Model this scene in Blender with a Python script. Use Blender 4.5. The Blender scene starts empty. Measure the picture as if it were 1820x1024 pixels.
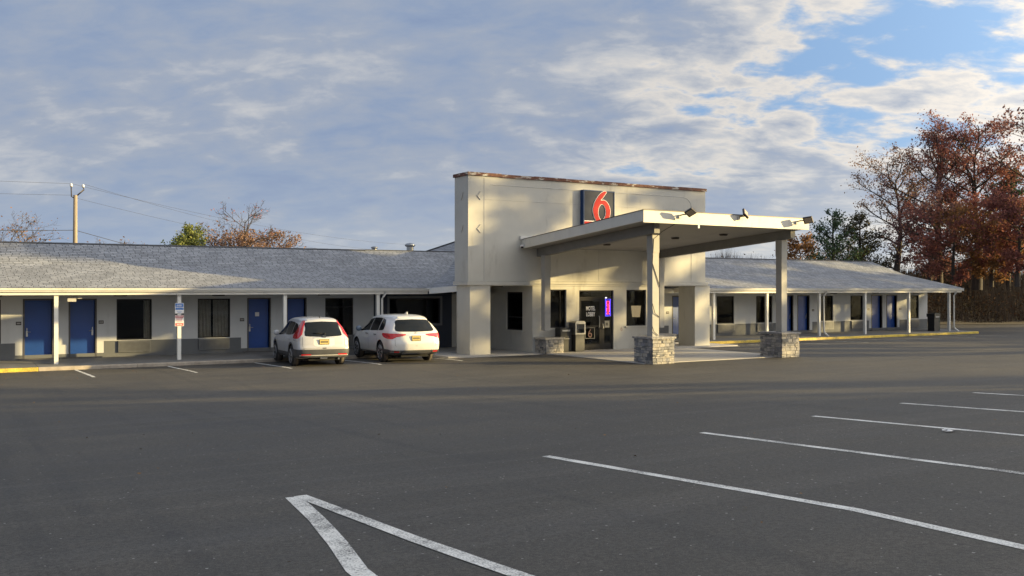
import bpy, math, random
from mathutils import Vector, Matrix
from mathutils.bvhtree import BVHTree
R = math.radians
SC = bpy.context.scene
COL = SC.collection

# ------------------------------------------------------------------ camera
HEAD = 31.355                      # heading of the lens, degrees from +Y towards +X
cd = bpy.data.cameras.new("camera"); cam = bpy.data.objects.new("camera", cd); COL.objects.link(cam)
cam.location = (0, 0, 2.6); cam.rotation_euler = (R(90), 0, -R(HEAD))
cd.sensor_width = 36; cd.lens = 36*1700/1820; cd.shift_y = 0.0011; cd.clip_start = .1; cd.clip_end = 3000
SC.camera = cam

# ------------------------------------------------------------------ sun and exposure
SUN_AZ, SUN_EL = 59.0, 9.4         # azimuth from -Y towards +X
sd = bpy.data.lights.new("sun", 'SUN'); sd.energy = 5.0; sd.angle = R(0.53); sd.color = (1.0, .76, .34)
so = bpy.data.objects.new("sun", sd); COL.objects.link(so)
SDIR = Vector((-math.sin(R(SUN_AZ))*math.cos(R(SUN_EL)), math.cos(R(SUN_AZ))*math.cos(R(SUN_EL)), -math.sin(R(SUN_EL))))
so.rotation_euler = SDIR.to_track_quat('-Z', 'Y').to_euler(); so.location = (60, -40, 40)
SC.view_settings.view_transform = 'Standard'; SC.view_settings.look = 'None'
SC.view_settings.exposure = 1.05; SC.view_settings.gamma = 1
SC.view_settings.use_curve_mapping = False

# ------------------------------------------------------------------ node helpers
class NT:
    def __init__(s, tree): s.t = tree; s.n = tree.nodes; s.l = tree.links
    def new(s, typ, **kw):
        n = s.n.new(typ)
        for k, v in kw.items():
            if k.startswith('_'): setattr(n, k[1:], v)
            else: n.inputs[k].default_value = v
        return n
    def set(s, sock, v):
        if isinstance(v, (int, float, tuple, list)): sock.default_value = v
        else: s.l.new(v, sock)
    def math(s, op, a, b=0.0, c=None, clamp=False):
        n = s.n.new('ShaderNodeMath'); n.operation = op; n.use_clamp = clamp
        s.set(n.inputs[0], a); s.set(n.inputs[1], b)
        if c is not None: s.set(n.inputs[2], c)
        return n.outputs[0]
    def mix(s, f, a, b, mode='MIX'):
        n = s.n.new('ShaderNodeMix'); n.data_type = 'RGBA'; n.blend_type = mode
        s.set(n.inputs[0], f); s.set(n.inputs[6], a if not isinstance(a, tuple) else (*a[:3], 1)); s.set(n.inputs[7], b if not isinstance(b, tuple) else (*b[:3], 1))
        return n.outputs[2]
    def ramp(s, f, stops, interp='LINEAR'):
        n = s.n.new('ShaderNodeValToRGB'); n.color_ramp.interpolation = interp
        e = n.color_ramp.elements
        while len(e) < len(stops): e.new(.5)
        for i, (p, c) in enumerate(stops):
            e[i].position = p; e[i].color = (*c, 1) if isinstance(c, tuple) else (c, c, c, 1)
        s.set(n.inputs[0], f); return n.outputs[0]
    def noise(s, vec, scale, detail=4, rough=.55, dist=0.0, out=0):
        n = s.n.new('ShaderNodeTexNoise'); n.inputs['Scale'].default_value = scale; n.inputs['Detail'].default_value = detail
        n.inputs['Roughness'].default_value = rough; n.inputs['Distortion'].default_value = dist
        if vec is not None: s.l.new(vec, n.inputs['Vector'])
        return n.outputs[out]
    def mapping(s, vec, scale=(1, 1, 1), rot=(0, 0, 0), loc=(0, 0, 0)):
        n = s.n.new('ShaderNodeMapping'); n.inputs['Scale'].default_value = scale; n.inputs['Rotation'].default_value = rot; n.inputs['Location'].default_value = loc
        s.l.new(vec, n.inputs['Vector']); return n.outputs[0]
    def smooth(s, v, a, b):
        n = s.n.new('ShaderNodeMapRange'); n.interpolation_type = 'SMOOTHSTEP'
        s.set(n.inputs[0], v); n.inputs[1].default_value = a; n.inputs[2].default_value = b
        return n.outputs[0]

# ------------------------------------------------------------------ world: evening sky with broken stratocumulus
W = bpy.data.worlds.new("World"); SC.world = W; W.use_nodes = True
w = NT(W.node_tree); w.n.clear()
wo = w.new('ShaderNodeOutputWorld'); bg = w.new('ShaderNodeBackground'); bg.inputs[1].default_value = 0.05
w.l.new(bg.outputs[0], wo.inputs[0])
sky = w.n.new('ShaderNodeTexSky'); sky.sky_type = 'NISHITA'; sky.sun_disc = False
sky.sun_elevation = R(SUN_EL); sky.sun_rotation = R(180-SUN_AZ); sky.altitude = 50; sky.air_density = 1.0; sky.dust_density = .6; sky.ozone_density = 1.5
tc = w.n.new('ShaderNodeTexCoord'); sp = w.n.new('ShaderNodeSeparateXYZ'); w.l.new(tc.outputs['Generated'], sp.inputs[0])
x, y, z = sp.outputs
ca, sa = math.cos(R(HEAD)), math.sin(R(HEAD))
rr = w.math('SUBTRACT', w.math('MULTIPLY', x, ca), w.math('MULTIPLY', y, sa))
ff = w.math('ADD', w.math('MULTIPLY', x, sa), w.math('MULTIPLY', y, ca))
az = w.math('ARCTAN2', rr, ff)
zp = w.math('ADD', w.math('MAXIMUM', z, 0.0), .34)
cx = w.n.new('ShaderNodeCombineXYZ'); w.l.new(w.math('DIVIDE', rr, zp), cx.inputs[0]); w.l.new(w.math('DIVIDE', ff, zp), cx.inputs[1])
P = cx.outputs[0]
Pr = w.mapping(P, scale=(.75, 1.0, 1), rot=(0, 0, R(-38)))
big = w.noise(w.mapping(Pr, scale=(1.0, .8, 1), loc=(3.1, 4.7, 0)), 1.9, 4, .5, .6)
fine = w.noise(w.mapping(Pr, scale=(1.0, .9, 1), loc=(7, 2, 0)), 5.2, 7, .54, .5)
puff = w.noise(w.mapping(P, scale=(1.0, 1.6, 1), rot=(0, 0, R(14)), loc=(1.3, 0, 0)), 9.0, 7, .58, .25)
b = w.math('SUBTRACT', w.math('SUBTRACT', az, .06), w.math('MULTIPLY', z, .50))
left = w.smooth(b, .05, -.16)                     # closed grey-blue deck on the left, broken cloud on the right
gap = w.math('MULTIPLY', w.math('MULTIPLY', w.smooth(b, -.02, .10), w.smooth(z, .105, .22)), w.math('SUBTRACT', 1.0, w.math('MULTIPLY', w.smooth(az, .36, .62), .45)))
def cen(v, k): return w.math('MULTIPLY', w.math('SUBTRACT', v, .5), k)
den = w.math('ADD', w.math('ADD', cen(big, 1.0), cen(fine, 1.05)), cen(puff, .85))
den = w.math('ADD', w.math('MULTIPLY', den, w.math('SUBTRACT', 1.0, w.math('MULTIPLY', left, .42))), .60)
den = w.math('ADD', den, w.math('MULTIPLY', left, .17)); den = w.math('SUBTRACT', den, w.math('MULTIPLY', gap, .165))
cloudcol = w.ramp(den, [(.34, (5.2, 5.6, 6.2)), (.46, (6.9, 6.6, 6.25)), (.56, (5.3, 5.45, 5.75)), (.70, (3.5, 4.0, 4.95)), (.86, (2.75, 3.5, 4.95)), (1.0, (2.3, 3.05, 4.7))])
cover = w.smooth(den, .26, .47)
clear = w.mix(.8, w.mix(1.0, sky.outputs[0], (1.05, 1.2, 1.5), 'MULTIPLY'), (2.7, 4.3, 6.9))
colr = w.mix(cover, clear, cloudcol)
hz = w.smooth(z, .17, .0)
colr = w.mix(w.math('MULTIPLY', hz, .48), colr, w.mix(w.smooth(az, -.5, .3), (4.1, 4.9, 6.0), (6.1, 6.3, 6.3)))
# the low sun, off to the right of the picture, brightens the cloud round it
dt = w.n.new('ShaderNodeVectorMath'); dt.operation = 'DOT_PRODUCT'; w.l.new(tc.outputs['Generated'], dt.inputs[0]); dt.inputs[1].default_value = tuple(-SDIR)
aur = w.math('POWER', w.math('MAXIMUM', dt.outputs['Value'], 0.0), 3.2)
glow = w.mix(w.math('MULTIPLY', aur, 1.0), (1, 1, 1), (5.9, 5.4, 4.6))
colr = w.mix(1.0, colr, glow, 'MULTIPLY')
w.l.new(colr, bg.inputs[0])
W.cycles.sampling_method = 'AUTOMATIC' if hasattr(W.cycles, 'sampling_method') else None

# ------------------------------------------------------------------ materials
MATS = {}
def mat(name, col=(.5, .5, .5), rough=.7, metal=0.0, spec=.5, noise=0.0, nscale=6.0, bump=0.0, bscale=60.0, coat=0.0, emis=None, estr=0.0, stain=0.0, stain_col=(.1, .08, .06), fn=None):
    if name in MATS: return MATS[name]
    m = bpy.data.materials.new(name); m.use_nodes = True; n = NT(m.node_tree)
    bs = m.node_tree.nodes['Principled BSDF']
    bs.inputs['Roughness'].default_value = rough; bs.inputs['Metallic'].default_value = metal
    bs.inputs['Specular IOR Level'].default_value = spec; bs.inputs['Coat Weight'].default_value = coat
    bs.inputs['Base Color'].default_value = (*col, 1)
    t = n.n.new('ShaderNodeTexCoord').outputs['Object']
    if noise > 0:
        f = n.noise(t, nscale, 6, .6)
        lo = tuple(c*(1-noise) for c in col); hi = tuple(min(1, c*(1+noise)) for c in col)
        c = n.ramp(f, [(.3, lo), (.7, hi)])
        if stain > 0:
            s2 = n.smooth(n.noise(n.mapping(t, scale=(1, 1, .25)), 2.3, 7, .65), .56, .72)
            c = n.mix(n.math('MULTIPLY', s2, stain), c, stain_col)
        n.l.new(c, bs.inputs['Base Color'])
    if bump > 0:
        bn = n.n.new('ShaderNodeBump'); bn.inputs['Strength'].default_value = bump; bn.inputs['Distance'].default_value = .01
        n.l.new(n.noise(t, bscale, 5, .6), bn.inputs['Height']); n.l.new(bn.outputs[0], bs.inputs['Normal'])
    if emis:
        bs.inputs['Emission Color'].default_value = (*emis, 1); bs.inputs['Emission Strength'].default_value = estr
    if fn: fn(n, bs, t)
    MATS[name] = m; return m

def asphalt_fn(n, bs, t):
    big = n.noise(t, .18, 5, .6, .3); mid = n.noise(n.mapping(t, scale=(.35, 1.6, 1), rot=(0, 0, R(12))), .9, 6, .62)
    sm = n.noise(t, 26, 4, .7); fine = n.noise(t, 130, 2, .6)
    v = n.math('ADD', n.math('MULTIPLY', big, .5), n.math('MULTIPLY', mid, .5))
    # tyre-polished lanes and roller passes
    wv0 = n.n.new('ShaderNodeTexWave'); wv0.wave_type = 'BANDS'; wv0.bands_direction = 'Y'; wv0.inputs['Scale'].default_value = .11; wv0.inputs['Distortion'].default_value = 5; wv0.inputs['Detail'].default_value = 3; wv0.inputs['Detail Scale'].default_value = .35
    n.l.new(n.mapping(t, rot=(0, 0, R(24))), wv0.inputs['Vector'])
    trk = n.smooth(n.noise(n.mapping(t, scale=(2.4, .10, 1), rot=(0, 0, R(-33))), .8, 4, .55, .5), .54, .66)
    trk2 = n.smooth(n.noise(n.mapping(t, scale=(.07, 2.2, 1), rot=(0, 0, R(9))), .9, 4, .55, .4), .52, .68)
    c = n.ramp(v, [(.34, (.053, .0485, .0420)), (.5, (.073, .0675, .0580)), (.66, (.100, .091, .078))])
    c = n.mix(n.math('MULTIPLY', wv0.outputs['Fac'], .20), c, (.07, .068, .066))
    c = n.mix(n.math('MULTIPLY', trk, .46), c, (.050, .048, .045)); c = n.mix(n.math('MULTIPLY', trk2, .26), c, (.120, .112, .100))
    oil = n.smooth(n.noise(n.mapping(t, loc=(5, 9, 0)), 1.15, 3, .45), .70, .78)
    c = n.mix(n.math('MULTIPLY', oil, .45), c, (.040, .039, .038))
    g = n.math('ADD', n.math('MULTIPLY', sm, .55), n.math('MULTIPLY', fine, .8))
    c = n.mix(1.0, c, n.ramp(g, [(.5, .45), (.68, 1.0), (.86, 1.75)]), 'MULTIPLY')
    vo = n.n.new('ShaderNodeTexVoronoi'); vo.inputs['Scale'].default_value = 10; n.l.new(t, vo.inputs['Vector'])
    spk = n.math('MULTIPLY', n.math('LESS_THAN', vo.outputs['Distance'], .11), n.math('GREATER_THAN', n.noise(t, 9, 3, .6), .55))
    c = n.mix(n.math('MULTIPLY', spk, .75), c, (.42, .41, .38))
    # seams and hairline cracks
    wv = n.n.new('ShaderNodeTexVoronoi'); wv.feature = 'DISTANCE_TO_EDGE'; wv.inputs['Scale'].default_value = .16
    wm = n.n.new('ShaderNodeVectorMath'); wm.operation = 'ADD'; n.l.new(t, wm.inputs[0])
    ns = n.n.new('ShaderNodeTexNoise'); ns.inputs['Scale'].default_value = 1.4; n.l.new(t, ns.inputs['Vector']); n.l.new(ns.outputs['Color'], wm.inputs[1])
    n.l.new(wm.outputs[0], wv.inputs['Vector'])
    crk = n.math('MULTIPLY', n.math('LESS_THAN', wv.outputs['Distance'], .0035), n.math('GREATER_THAN', n.noise(t, .35, 2), .54))
    c = n.mix(n.math('MULTIPLY', crk, .16), c, (.035, .034, .033))
    n.l.new(c, bs.inputs['Base Color'])
    bn = n.n.new('ShaderNodeBump'); bn.inputs['Strength'].default_value = .55; bn.inputs['Distance'].default_value = .006
    n.l.new(g, bn.inputs['Height']); n.l.new(bn.outputs[0], bs.inputs['Normal'])
    n.l.new(n.ramp(v, [(.35, .62), (.65, .8)]), bs.inputs['Roughness'])
M_ASPH = mat('asphalt', rough=.72, spec=.35, fn=asphalt_fn)

def paint_fn(col, wear=.5):
    def f(n, bs, t):
        g = n.math('ADD', n.math('MULTIPLY', n.noise(t, 60, 4, .7), .6), n.math('MULTIPLY', n.noise(t, 2.2, 5, .6), .4))
        hi = tuple(c*1.0 for c in col)
        c = n.ramp(g, [(.36+.1*wear, (.09, .088, .085)), (.44+.05*wear, tuple(c*.60 for c in col)), (.56, hi)])
        n.l.new(c, bs.inputs['Base Color'])
        bn = n.n.new('ShaderNodeBump'); bn.inputs['Strength'].default_value = .4; bn.inputs['Distance'].default_value = .005
        n.l.new(n.noise(t, 90, 3, .6), bn.inputs['Height']); n.l.new(bn.outputs[0], bs.inputs['Normal'])
    return f
M_LINE = mat('line_paint', rough=.7, fn=paint_fn((.84, .83, .78), .5))
M_YEL = mat('yellow_kerb_paint', rough=.65, fn=paint_fn((.78, .56, .07), .35))
M_KERB = mat('kerb_concrete', (.36, .31, .25), .85, noise=.25, nscale=4, bump=.3, stain=.5, stain_col=(.16, .13, .10))
M_CONC = mat('concrete', (.42, .40, .37), .8, noise=.16, nscale=1.3, bump=.25, bscale=90, stain=.25, stain_col=(.24, .22, .19))

def shingle(name, swap=False):
    def f(n, bs, t):
        v = n.mapping(t, rot=(0, 0, R(90))) if swap else t
        br = n.n.new('ShaderNodeTexBrick'); br.offset = .37; br.offset_frequency = 2; br.squash = .7; br.squash_frequency = 3
        n.l.new(v, br.inputs['Vector']); br.inputs['Scale'].default_value = 1
        br.inputs['Brick Width'].default_value = .33; br.inputs['Row Height'].default_value = .205
        br.inputs['Mortar Size'].default_value = .012; br.inputs['Mortar Smooth'].default_value = .2; br.inputs['Bias'].default_value = -.1
        br.inputs['Color1'].default_value = (.255, .265, .285, 1); br.inputs['Color2'].default_value = (.36, .37, .395, 1); br.inputs['Mortar'].default_value = (.07, .075, .085, 1)
        nz = n.noise(t, 1.1, 5, .6); gr = n.noise(t, 40, 3, .7)
        c = n.mix(1.0, br.outputs['Color'], n.ramp(nz, [(.35, .88), (.65, 1.14)]), 'MULTIPLY')
        c = n.mix(1.0, c, n.ramp(gr, [(.35, .75), (.65, 1.2)]), 'MULTIPLY')
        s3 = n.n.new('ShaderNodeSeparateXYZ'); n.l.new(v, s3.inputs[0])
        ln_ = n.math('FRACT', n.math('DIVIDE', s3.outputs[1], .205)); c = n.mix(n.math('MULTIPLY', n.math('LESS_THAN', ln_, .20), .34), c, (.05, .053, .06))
        n.l.new(c, bs.inputs['Base Color'])
        bn = n.n.new('ShaderNodeBump'); bn.inputs['Strength'].default_value = .9; bn.inputs['Distance'].default_value = .02
        bw = n.n.new('ShaderNodeRGBToBW'); n.l.new(br.outputs['Color'], bw.inputs[0])
        n.l.new(n.math('ADD', n.math('MULTIPLY', bw.outputs[0], 2.0), n.math('MULTIPLY', gr, .35)), bn.inputs['Height']); n.l.new(bn.outputs[0], bs.inputs['Normal'])
    return mat(name, rough=.88, spec=.3, fn=f)
M_SH = shingle('shingles'); M_SH2 = shingle('shingles_turned', True)
M_STUC = mat('stucco', (.53, .515, .465), .85, noise=.07, nscale=.9, bump=.35, bscale=55, stain=.5, stain_col=(.33, .31, .27))
M_WALL = mat('wall_paint', (.52, .53, .53), .8, noise=.06, nscale=.8, bump=.2, bscale=50, stain=.2, stain_col=(.28, .27, .25))
M_BASE = mat('dark_base_paint', (.115, .122, .130), .75, noise=.08, nscale=1.5, bump=.2, stain=.3, stain_col=(.09, .09, .09))
M_NAVY = mat('navy_paint', (.028, .036, .058), .6, noise=.1, nscale=2)
M_TRIM = mat('white_trim', (.70, .69, .65), .45, noise=.05, nscale=3, stain=.25, stain_col=(.42, .38, .30))
M_TRIMG = mat('grey_trim', (.47, .46, .44), .55, noise=.05, nscale=3)
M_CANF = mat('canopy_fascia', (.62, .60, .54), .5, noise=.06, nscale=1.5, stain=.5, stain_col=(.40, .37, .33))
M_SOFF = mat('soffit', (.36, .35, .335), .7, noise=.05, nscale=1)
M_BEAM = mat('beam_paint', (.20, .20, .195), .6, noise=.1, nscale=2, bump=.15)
M_POST = mat('post_paint', (.36, .35, .325), .6, noise=.1, nscale=2, bump=.15)
M_DOOR = mat('blue_door', (.010, .055, .25), .38, noise=.1, nscale=2)
M_FRM = mat('dark_frame', (.028, .027, .028), .42, spec=.12, noise=.1)
M_GREYF = mat('door_frame_grey', (.075, .072, .072), .5, noise=.1)
M_ROOM = mat('dark_room', (.016, .016, .018), .9)
M_CURT = mat('curtain', (.78, .68, .52), .9, noise=.15, nscale=5)
M_AC = mat('ac_grille', (.15, .155, .16), .45, noise=.1, metal=.2)
M_STEEL = mat('steel', (.42, .42, .41), .32, metal=.9, noise=.05)
M_DKMET = mat('dark_metal', (.05, .042, .038), .45, metal=.4, noise=.2)
M_BLACK = mat('black_plastic', (.015, .016, .018), .4, noise=.1)
M_RUST = mat('rusty_coping', (.12, .045, .03), .75, noise=.4, nscale=3, fn=None)
def rust_fn(n, bs, t):
    m_ = n.smooth(n.noise(n.mapping(t, scale=(1, 1, 3)), 2.6, 7, .7), .52, .60)
    n.l.new(n.mix(m_, n.ramp(n.noise(t, 8, 4), [(.3, (.08, .028, .018)), (.7, (.19, .075, .045))]), (.50, .46, .40)), bs.inputs['Base Color'])
M_RUST = mat('peeling_coping', rough=.75, fn=rust_fn)
def wood_fn(n, bs, t):
    c = n.ramp(n.noise(n.mapping(t, scale=(9, 9, .5)), 1.5, 6, .6), [(.3, (.22, .17, .12)), (.7, (.38, .31, .22))]); n.l.new(c, bs.inputs['Base Color'])
M_WOOD = mat('pole_wood', rough=.9, fn=wood_fn)
M_WIRE = mat('wire', (.04, .04, .045), .6)
M_RED = mat('sign_red', (.40, .010, .014), .45, spec=.12, noise=.04); M_WHT = mat('sign_white', (.85, .83, .8), .45)
M_NAVS = mat('sign_navy_edge', (.02, .05, .14), .4, spec=.2)
def signface_fn(n, bs, t):
    n.l.new(n.ramp(n.noise(t, 1.2, 4), [(.3, (.028, .034, .055)), (.7, (.050, .058, .082))]), bs.inputs['Base Color'])
M_SFACE = mat('sign_face', rough=.3, spec=.15, fn=signface_fn)
M_SBLUE = mat('sign_blue', (.03, .16, .50), .5)
M_SRED2 = mat('sign_red_small', (.50, .05, .06), .5)
def glass_fn(n, bs, t):
    m = n.t; out = [k for k in m.nodes if k.type == 'OUTPUT_MATERIAL'][0]
    g = n.n.new('ShaderNodeBsdfGlossy'); g.inputs['Roughness'].default_value = .03; g.inputs['Color'].default_value = (.38, .40, .43, 1)
    tr = n.n.new('ShaderNodeBsdfTransparent'); tr.inputs['Color'].default_value = (.74, .76, .78, 1)
    fr = n.n.new('ShaderNodeFresnel'); fr.inputs['IOR'].default_value = 1.5
    mx = n.n.new('ShaderNodeMixShader'); n.l.new(fr.outputs[0], mx.inputs[0]); n.l.new(tr.outputs[0], mx.inputs[1]); n.l.new(g.outputs[0], mx.inputs[2])
    n.l.new(mx.outputs[0], out.inputs[0])
M_GLASS = mat('window_glass', fn=glass_fn)
def stone_fn(n, bs, t):
    oi = n.n.new('ShaderNodeObjectInfo').outputs['Random']
    c = n.ramp(oi, [(0, (.13, .135, .145)), (.35, (.30, .29, .275)), (.7, (.42, .385, .33)), (1, (.22, .22, .235))])
    n.l.new(n.mix(1.0, c, n.ramp(n.noise(t, 9, 6, .65), [(.3, .65), (.7, 1.35)]), 'MULTIPLY'), bs.inputs['Base Color'])
    bn = n.n.new('ShaderNodeBump'); bn.inputs['Strength'].default_value = .7; bn.inputs['Distance'].default_value = .02
    n.l.new(n.noise(t, 14, 6, .65), bn.inputs['Height']); n.l.new(bn.outputs[0], bs.inputs['Normal'])
M_STONE = mat('ledge_stone', rough=.85, fn=stone_fn)
M_MORT = mat('mortar', (.13, .13, .13), .9, noise=.2, nscale=20)

# ------------------------------------------------------------------ mesh helpers
class MB:
    def __init__(s): s.v = []; s.f = []
    def add(s, vs, fs):
        o = len(s.v); s.v += [tuple(p) for p in vs]; s.f += [tuple(i+o for i in f) for f in fs]; return s
    def box(s, x0, x1, y0, y1, z0, z1):
        return s.add([(x0,y0,z0),(x1,y0,z0),(x1,y1,z0),(x0,y1,z0),(x0,y0,z1),(x1,y0,z1),(x1,y1,z1),(x0,y1,z1)],
                     [(0,3,2,1),(4,5,6,7),(0,1,5,4),(1,2,6,5),(2,3,7,6),(3,0,4,7)])
    def quad(s, *p): return s.add(p, [tuple(range(len(p)))])
    def prism(s, poly, axis, a, b):
        n = len(poly)
        def P(p, d): return {'x': (d, p[0], p[1]), 'y': (p[0], d, p[1]), 'z': (p[0], p[1], d)}[axis]
        vs = [P(p, a) for p in poly]+[P(p, b) for p in poly]
        return s.add(vs, [tuple(range(n)), tuple(range(2*n-1, n-1, -1))]+[(i, (i+1) % n, (i+1) % n+n, i+n) for i in range(n)])
    def tube(s, pts, r, n=8, r2=None, cap=True):
        pts = [Vector(p) for p in pts]; m = len(pts); rings = []
        up = Vector((0, 0, 1))
        for i, p in enumerate(pts):
            d = (pts[min(i+1, m-1)]-pts[max(i-1, 0)]).normalized()
            a = d.cross(up) if abs(d.dot(up)) < .95 else d.cross(Vector((1, 0, 0))); a.normalize(); b_ = d.cross(a)
            rad = r if r2 is None else r+(r2-r)*i/max(1, m-1)
            rings.append([p+(a*math.cos(2*math.pi*k/n)+b_*math.sin(2*math.pi*k/n))*rad for k in range(n)])
        vs = [q for rg in rings for q in rg]; fs = []
        for i in range(m-1):
            for k in range(n): fs.append((i*n+k, i*n+(k+1) % n, (i+1)*n+(k+1) % n, (i+1)*n+k))
        if cap: fs.append(tuple(range(n-1, -1, -1))); fs.append(tuple((m-1)*n+k for k in range(n)))
        return s.add(vs, fs)
    def lathe(s, c, prof, n=16, axis='z'):
        vs = []; fs = []
        for (r_, h) in prof:
            for k in range(n):
                t = 2*math.pi*k/n; a, b_ = r_*math.cos(t), r_*math.sin(t)
                vs.append({'z': (c[0]+a, c[1]+b_, c[2]+h), 'x': (c[0]+h, c[1]+a, c[2]+b_), 'y': (c[0]+a, c[1]+h, c[2]+b_)}[axis])
        m = len(prof)
        for i in range(m-1):
            for k in range(n): fs.append((i*n+k, i*n+(k+1) % n, (i+1)*n+(k+1) % n, (i+1)*n+k))
        fs.append(tuple(range(n-1, -1, -1))); fs.append(tuple((m-1)*n+k for k in range(n)))
        return s.add(vs, fs)
    def obj(s, name, material, parent=None, smooth=False, **kw):
        me = bpy.data.meshes.new(name); me.from_pydata(s.v, [], s.f); me.update()
        o = bpy.data.objects.new(name, me); COL.objects.link(o)
        if material: me.materials.append(material)
        if smooth: me.polygons.foreach_set('use_smooth', [True]*len(me.polygons))
        if parent: o.parent = parent; o.matrix_parent_inverse = parent_inv(parent)
        for k, v in kw.items(): o[k] = v
        return o
def world_of(o):
    m = Matrix.LocRotScale(o.location, o.rotation_euler, o.scale)
    return world_of(o.parent) @ o.matrix_parent_inverse @ m if o.parent else m
def parent_inv(p): return world_of(p).inverted()
def empty(name, loc=(0, 0, 0), rz=0.0, **kw):
    o = bpy.data.objects.new(name, None); COL.objects.link(o); o.location = loc; o.rotation_euler = (0, 0, rz); o.empty_display_size = .3
    for k, v in kw.items(): o[k] = v
    return o
def adopt(o, p):
    o.parent = p; o.matrix_parent_inverse = parent_inv(p); return o
def text_mesh(name, s, size, loc, rot, material, parent=None, depth=.004, align='LEFT', bold=0.0, sx=1.0):
    cu = bpy.data.curves.new(name, 'FONT'); cu.body = s; cu.size = size; cu.extrude = depth; cu.align_x = align; cu.offset = bold; cu.resolution_u = 3
    to = bpy.data.objects.new('tmp', cu); COL.objects.link(to)
    bpy.context.view_layer.update()
    me = bpy.data.meshes.new_from_object(to.evaluated_get(bpy.context.evaluated_depsgraph_get()))
    bpy.data.objects.remove(to); bpy.data.curves.remove(cu)
    me.materials.clear(); me.materials.append(material)
    me.transform(Matrix.Translation(loc) @ rot.to_4x4() @ Matrix.Diagonal((sx, 1, 1, 1)))
    me.name = name
    o = bpy.data.objects.new(name, me); COL.objects.link(o)
    if parent: adopt(o, parent)
    return o
FACE_Y = Matrix.Rotation(R(90), 3, 'X')            # text standing up, facing -Y

# ------------------------------------------------------------------ ground
def g(y):
    if y > 31: return -.08*min(1, (y-31)/3.4)
    if y > 25.5: return 0.0
    t = 25.5-y
    s_ = t*t/8 if t < 2 else t-2+.5
    return min(.04*s_, 1.2)
def sheet(name, x0, x1, y0, y1, material, dz=0.0, step=None, **kw):
    ys = [y0]; y_ = y0
    while y_ < y1:
        if -8 <= y_ < 36: y_ += .5
        else: y_ = -8 if y_ < -8 else y1
        ys.append(min(y_, y1))
    m = MB()
    for yy in ys: m.v += [(x0, yy, g(yy)+dz), (x1, yy, g(yy)+dz)]
    m.f = [(2*i, 2*i+1, 2*i+3, 2*i+2) for i in range(len(ys)-1)]
    return m.obj(name, material, smooth=True, **kw)
M_GRASS = mat('dry_grass', (.085, .075, .035), .95, noise=.45, nscale=1.5, bump=.6, bscale=30)
sheet('ground', -900, 1200, -900, 1400, M_GRASS, dz=-.03, kind='structure')
sheet('parking_lot', -45, 125, -60, 58, M_ASPH, kind='structure')
# verge and bank beyond the lot: s runs along it, d is the distance behind its front edge
B0 = Vector((70.4, 41.5)); BD = Vector((.866, -.5)); BN = Vector((.5, .866))
def bank_h(d):
    t = max(0, min(1, (d-3.0)/13)); return 3.6*t*t*(3-2*t)
m = MB(); ds = [0, .6, 2, 3, 4.5, 6, 8, 10, 12, 14, 16, 20, 30, 60]; ss = [i*3 for i in range(-14, 26)]
rb = random.Random(4)
for s_ in ss:
    for d in ds:
        p = B0+BD*s_+BN*d
        m.v.append((p.x, p.y, min(g(p.y), .3)+.012+bank_h(d)+(rb.uniform(-.12, .12) if d > 3 else rb.uniform(0, .02))))
nd = len(ds)
m.f = [(i*nd+j, (i+1)*nd+j, (i+1)*nd+j+1, i*nd+j+1) for i in range(len(ss)-1) for j in range(nd-1)]
M_BANK = mat('leaf_litter_bank', (.060, .046, .028), .95, noise=.5, nscale=1.1, bump=.8, bscale=14)
m.obj('grass_bank', M_BANK, smooth=True, kind='structure')

def stripe(pts, wd=.1, dz=.004, name='parking_line', material=None):
    # densified ribbon draped on the lot
    P2 = [Vector(p) for p in pts]; dn = []
    for a, b_ in zip(P2[:-1], P2[1:]):
        n = max(1, int((b_-a).length/.4))
        for i in range(n): dn.append(a+(b_-a)*i/n)
    dn.append(P2[-1]); m = MB(); rnd = random.Random(int(abs(pts[0][0])*97))
    for i, p in enumerate(dn):
        d = (dn[min(i+1, len(dn)-1)]-dn[max(i-1, 0)]).normalized(); nn = Vector((-d.y, d.x))
        for sgn in (1, -1):
            q = p+nn*sgn*(wd/2+rnd.uniform(-.003, .003)); m.v.append((q.x, q.y, g(q.y)+dz))
    m.f = [(2*i+1, 2*i+3, 2*i+2, 2*i) for i in range(len(dn)-1)]
    o = m.obj(name, material or M_LINE, kind='structure'); return o
HEADV = (math.sin(R(HEAD)), math.cos(R(HEAD)))
def unproj(px, py):
    """point of the lot seen at a photograph position (used to lay out the bays)"""
    u = (px-910)/1700; v = -(py-514)/1700; s_, c_ = math.sin(R(HEAD)), math.cos(R(HEAD))
    d = 5.0
    for _ in range(60):
        Y = (c_-u*s_)*d; d += .6*((2.6-g(Y))/(-v)-d)
    return ((s_+u*c_)*d, (c_-u*s_)*d)
for (x0, ya, yb) in ((6.39, 9.70, 1.0), (9.42, 10.25, 1.6), (12.3, 10.75, 2.1), (15.2, 11.25, 2.6), (18.15, 11.74, 3.1), (21.1, 12.2, 3.5), (24.1, 12.6, 3.9), (27.1, 13.0, 4.3)):
    stripe([(x0, ya), (x0+(.25 if x0 == 6.39 else .02), (ya+yb)/2), (x0-.2, yb)], .125)
stripe([(3.06, 8.95), (3.15, 6.6), (3.26, 5.1), (3.3, 2)], .13, .006)
stripe([(2.98, 8.93), (2.80, 7.75), (2.62, 6.8), (2.44, 6.0), (2.38, 5.4), (2.36, 3.5), (2.4, 1.5)], .15, .004)
for x0 in (-5.3, -2.2, .95, 4.15, 7.1, 10.13, 13.3, 16.5): stripe([(x0, 34.65), (x0, 30.5)], .10)
for x0 in (33.4, 36.3, 39.2, 42.1, 45.0, 47.9, 50.8): stripe([(x0, 34.65), (x0-.1, 30.8)], .10)

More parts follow.
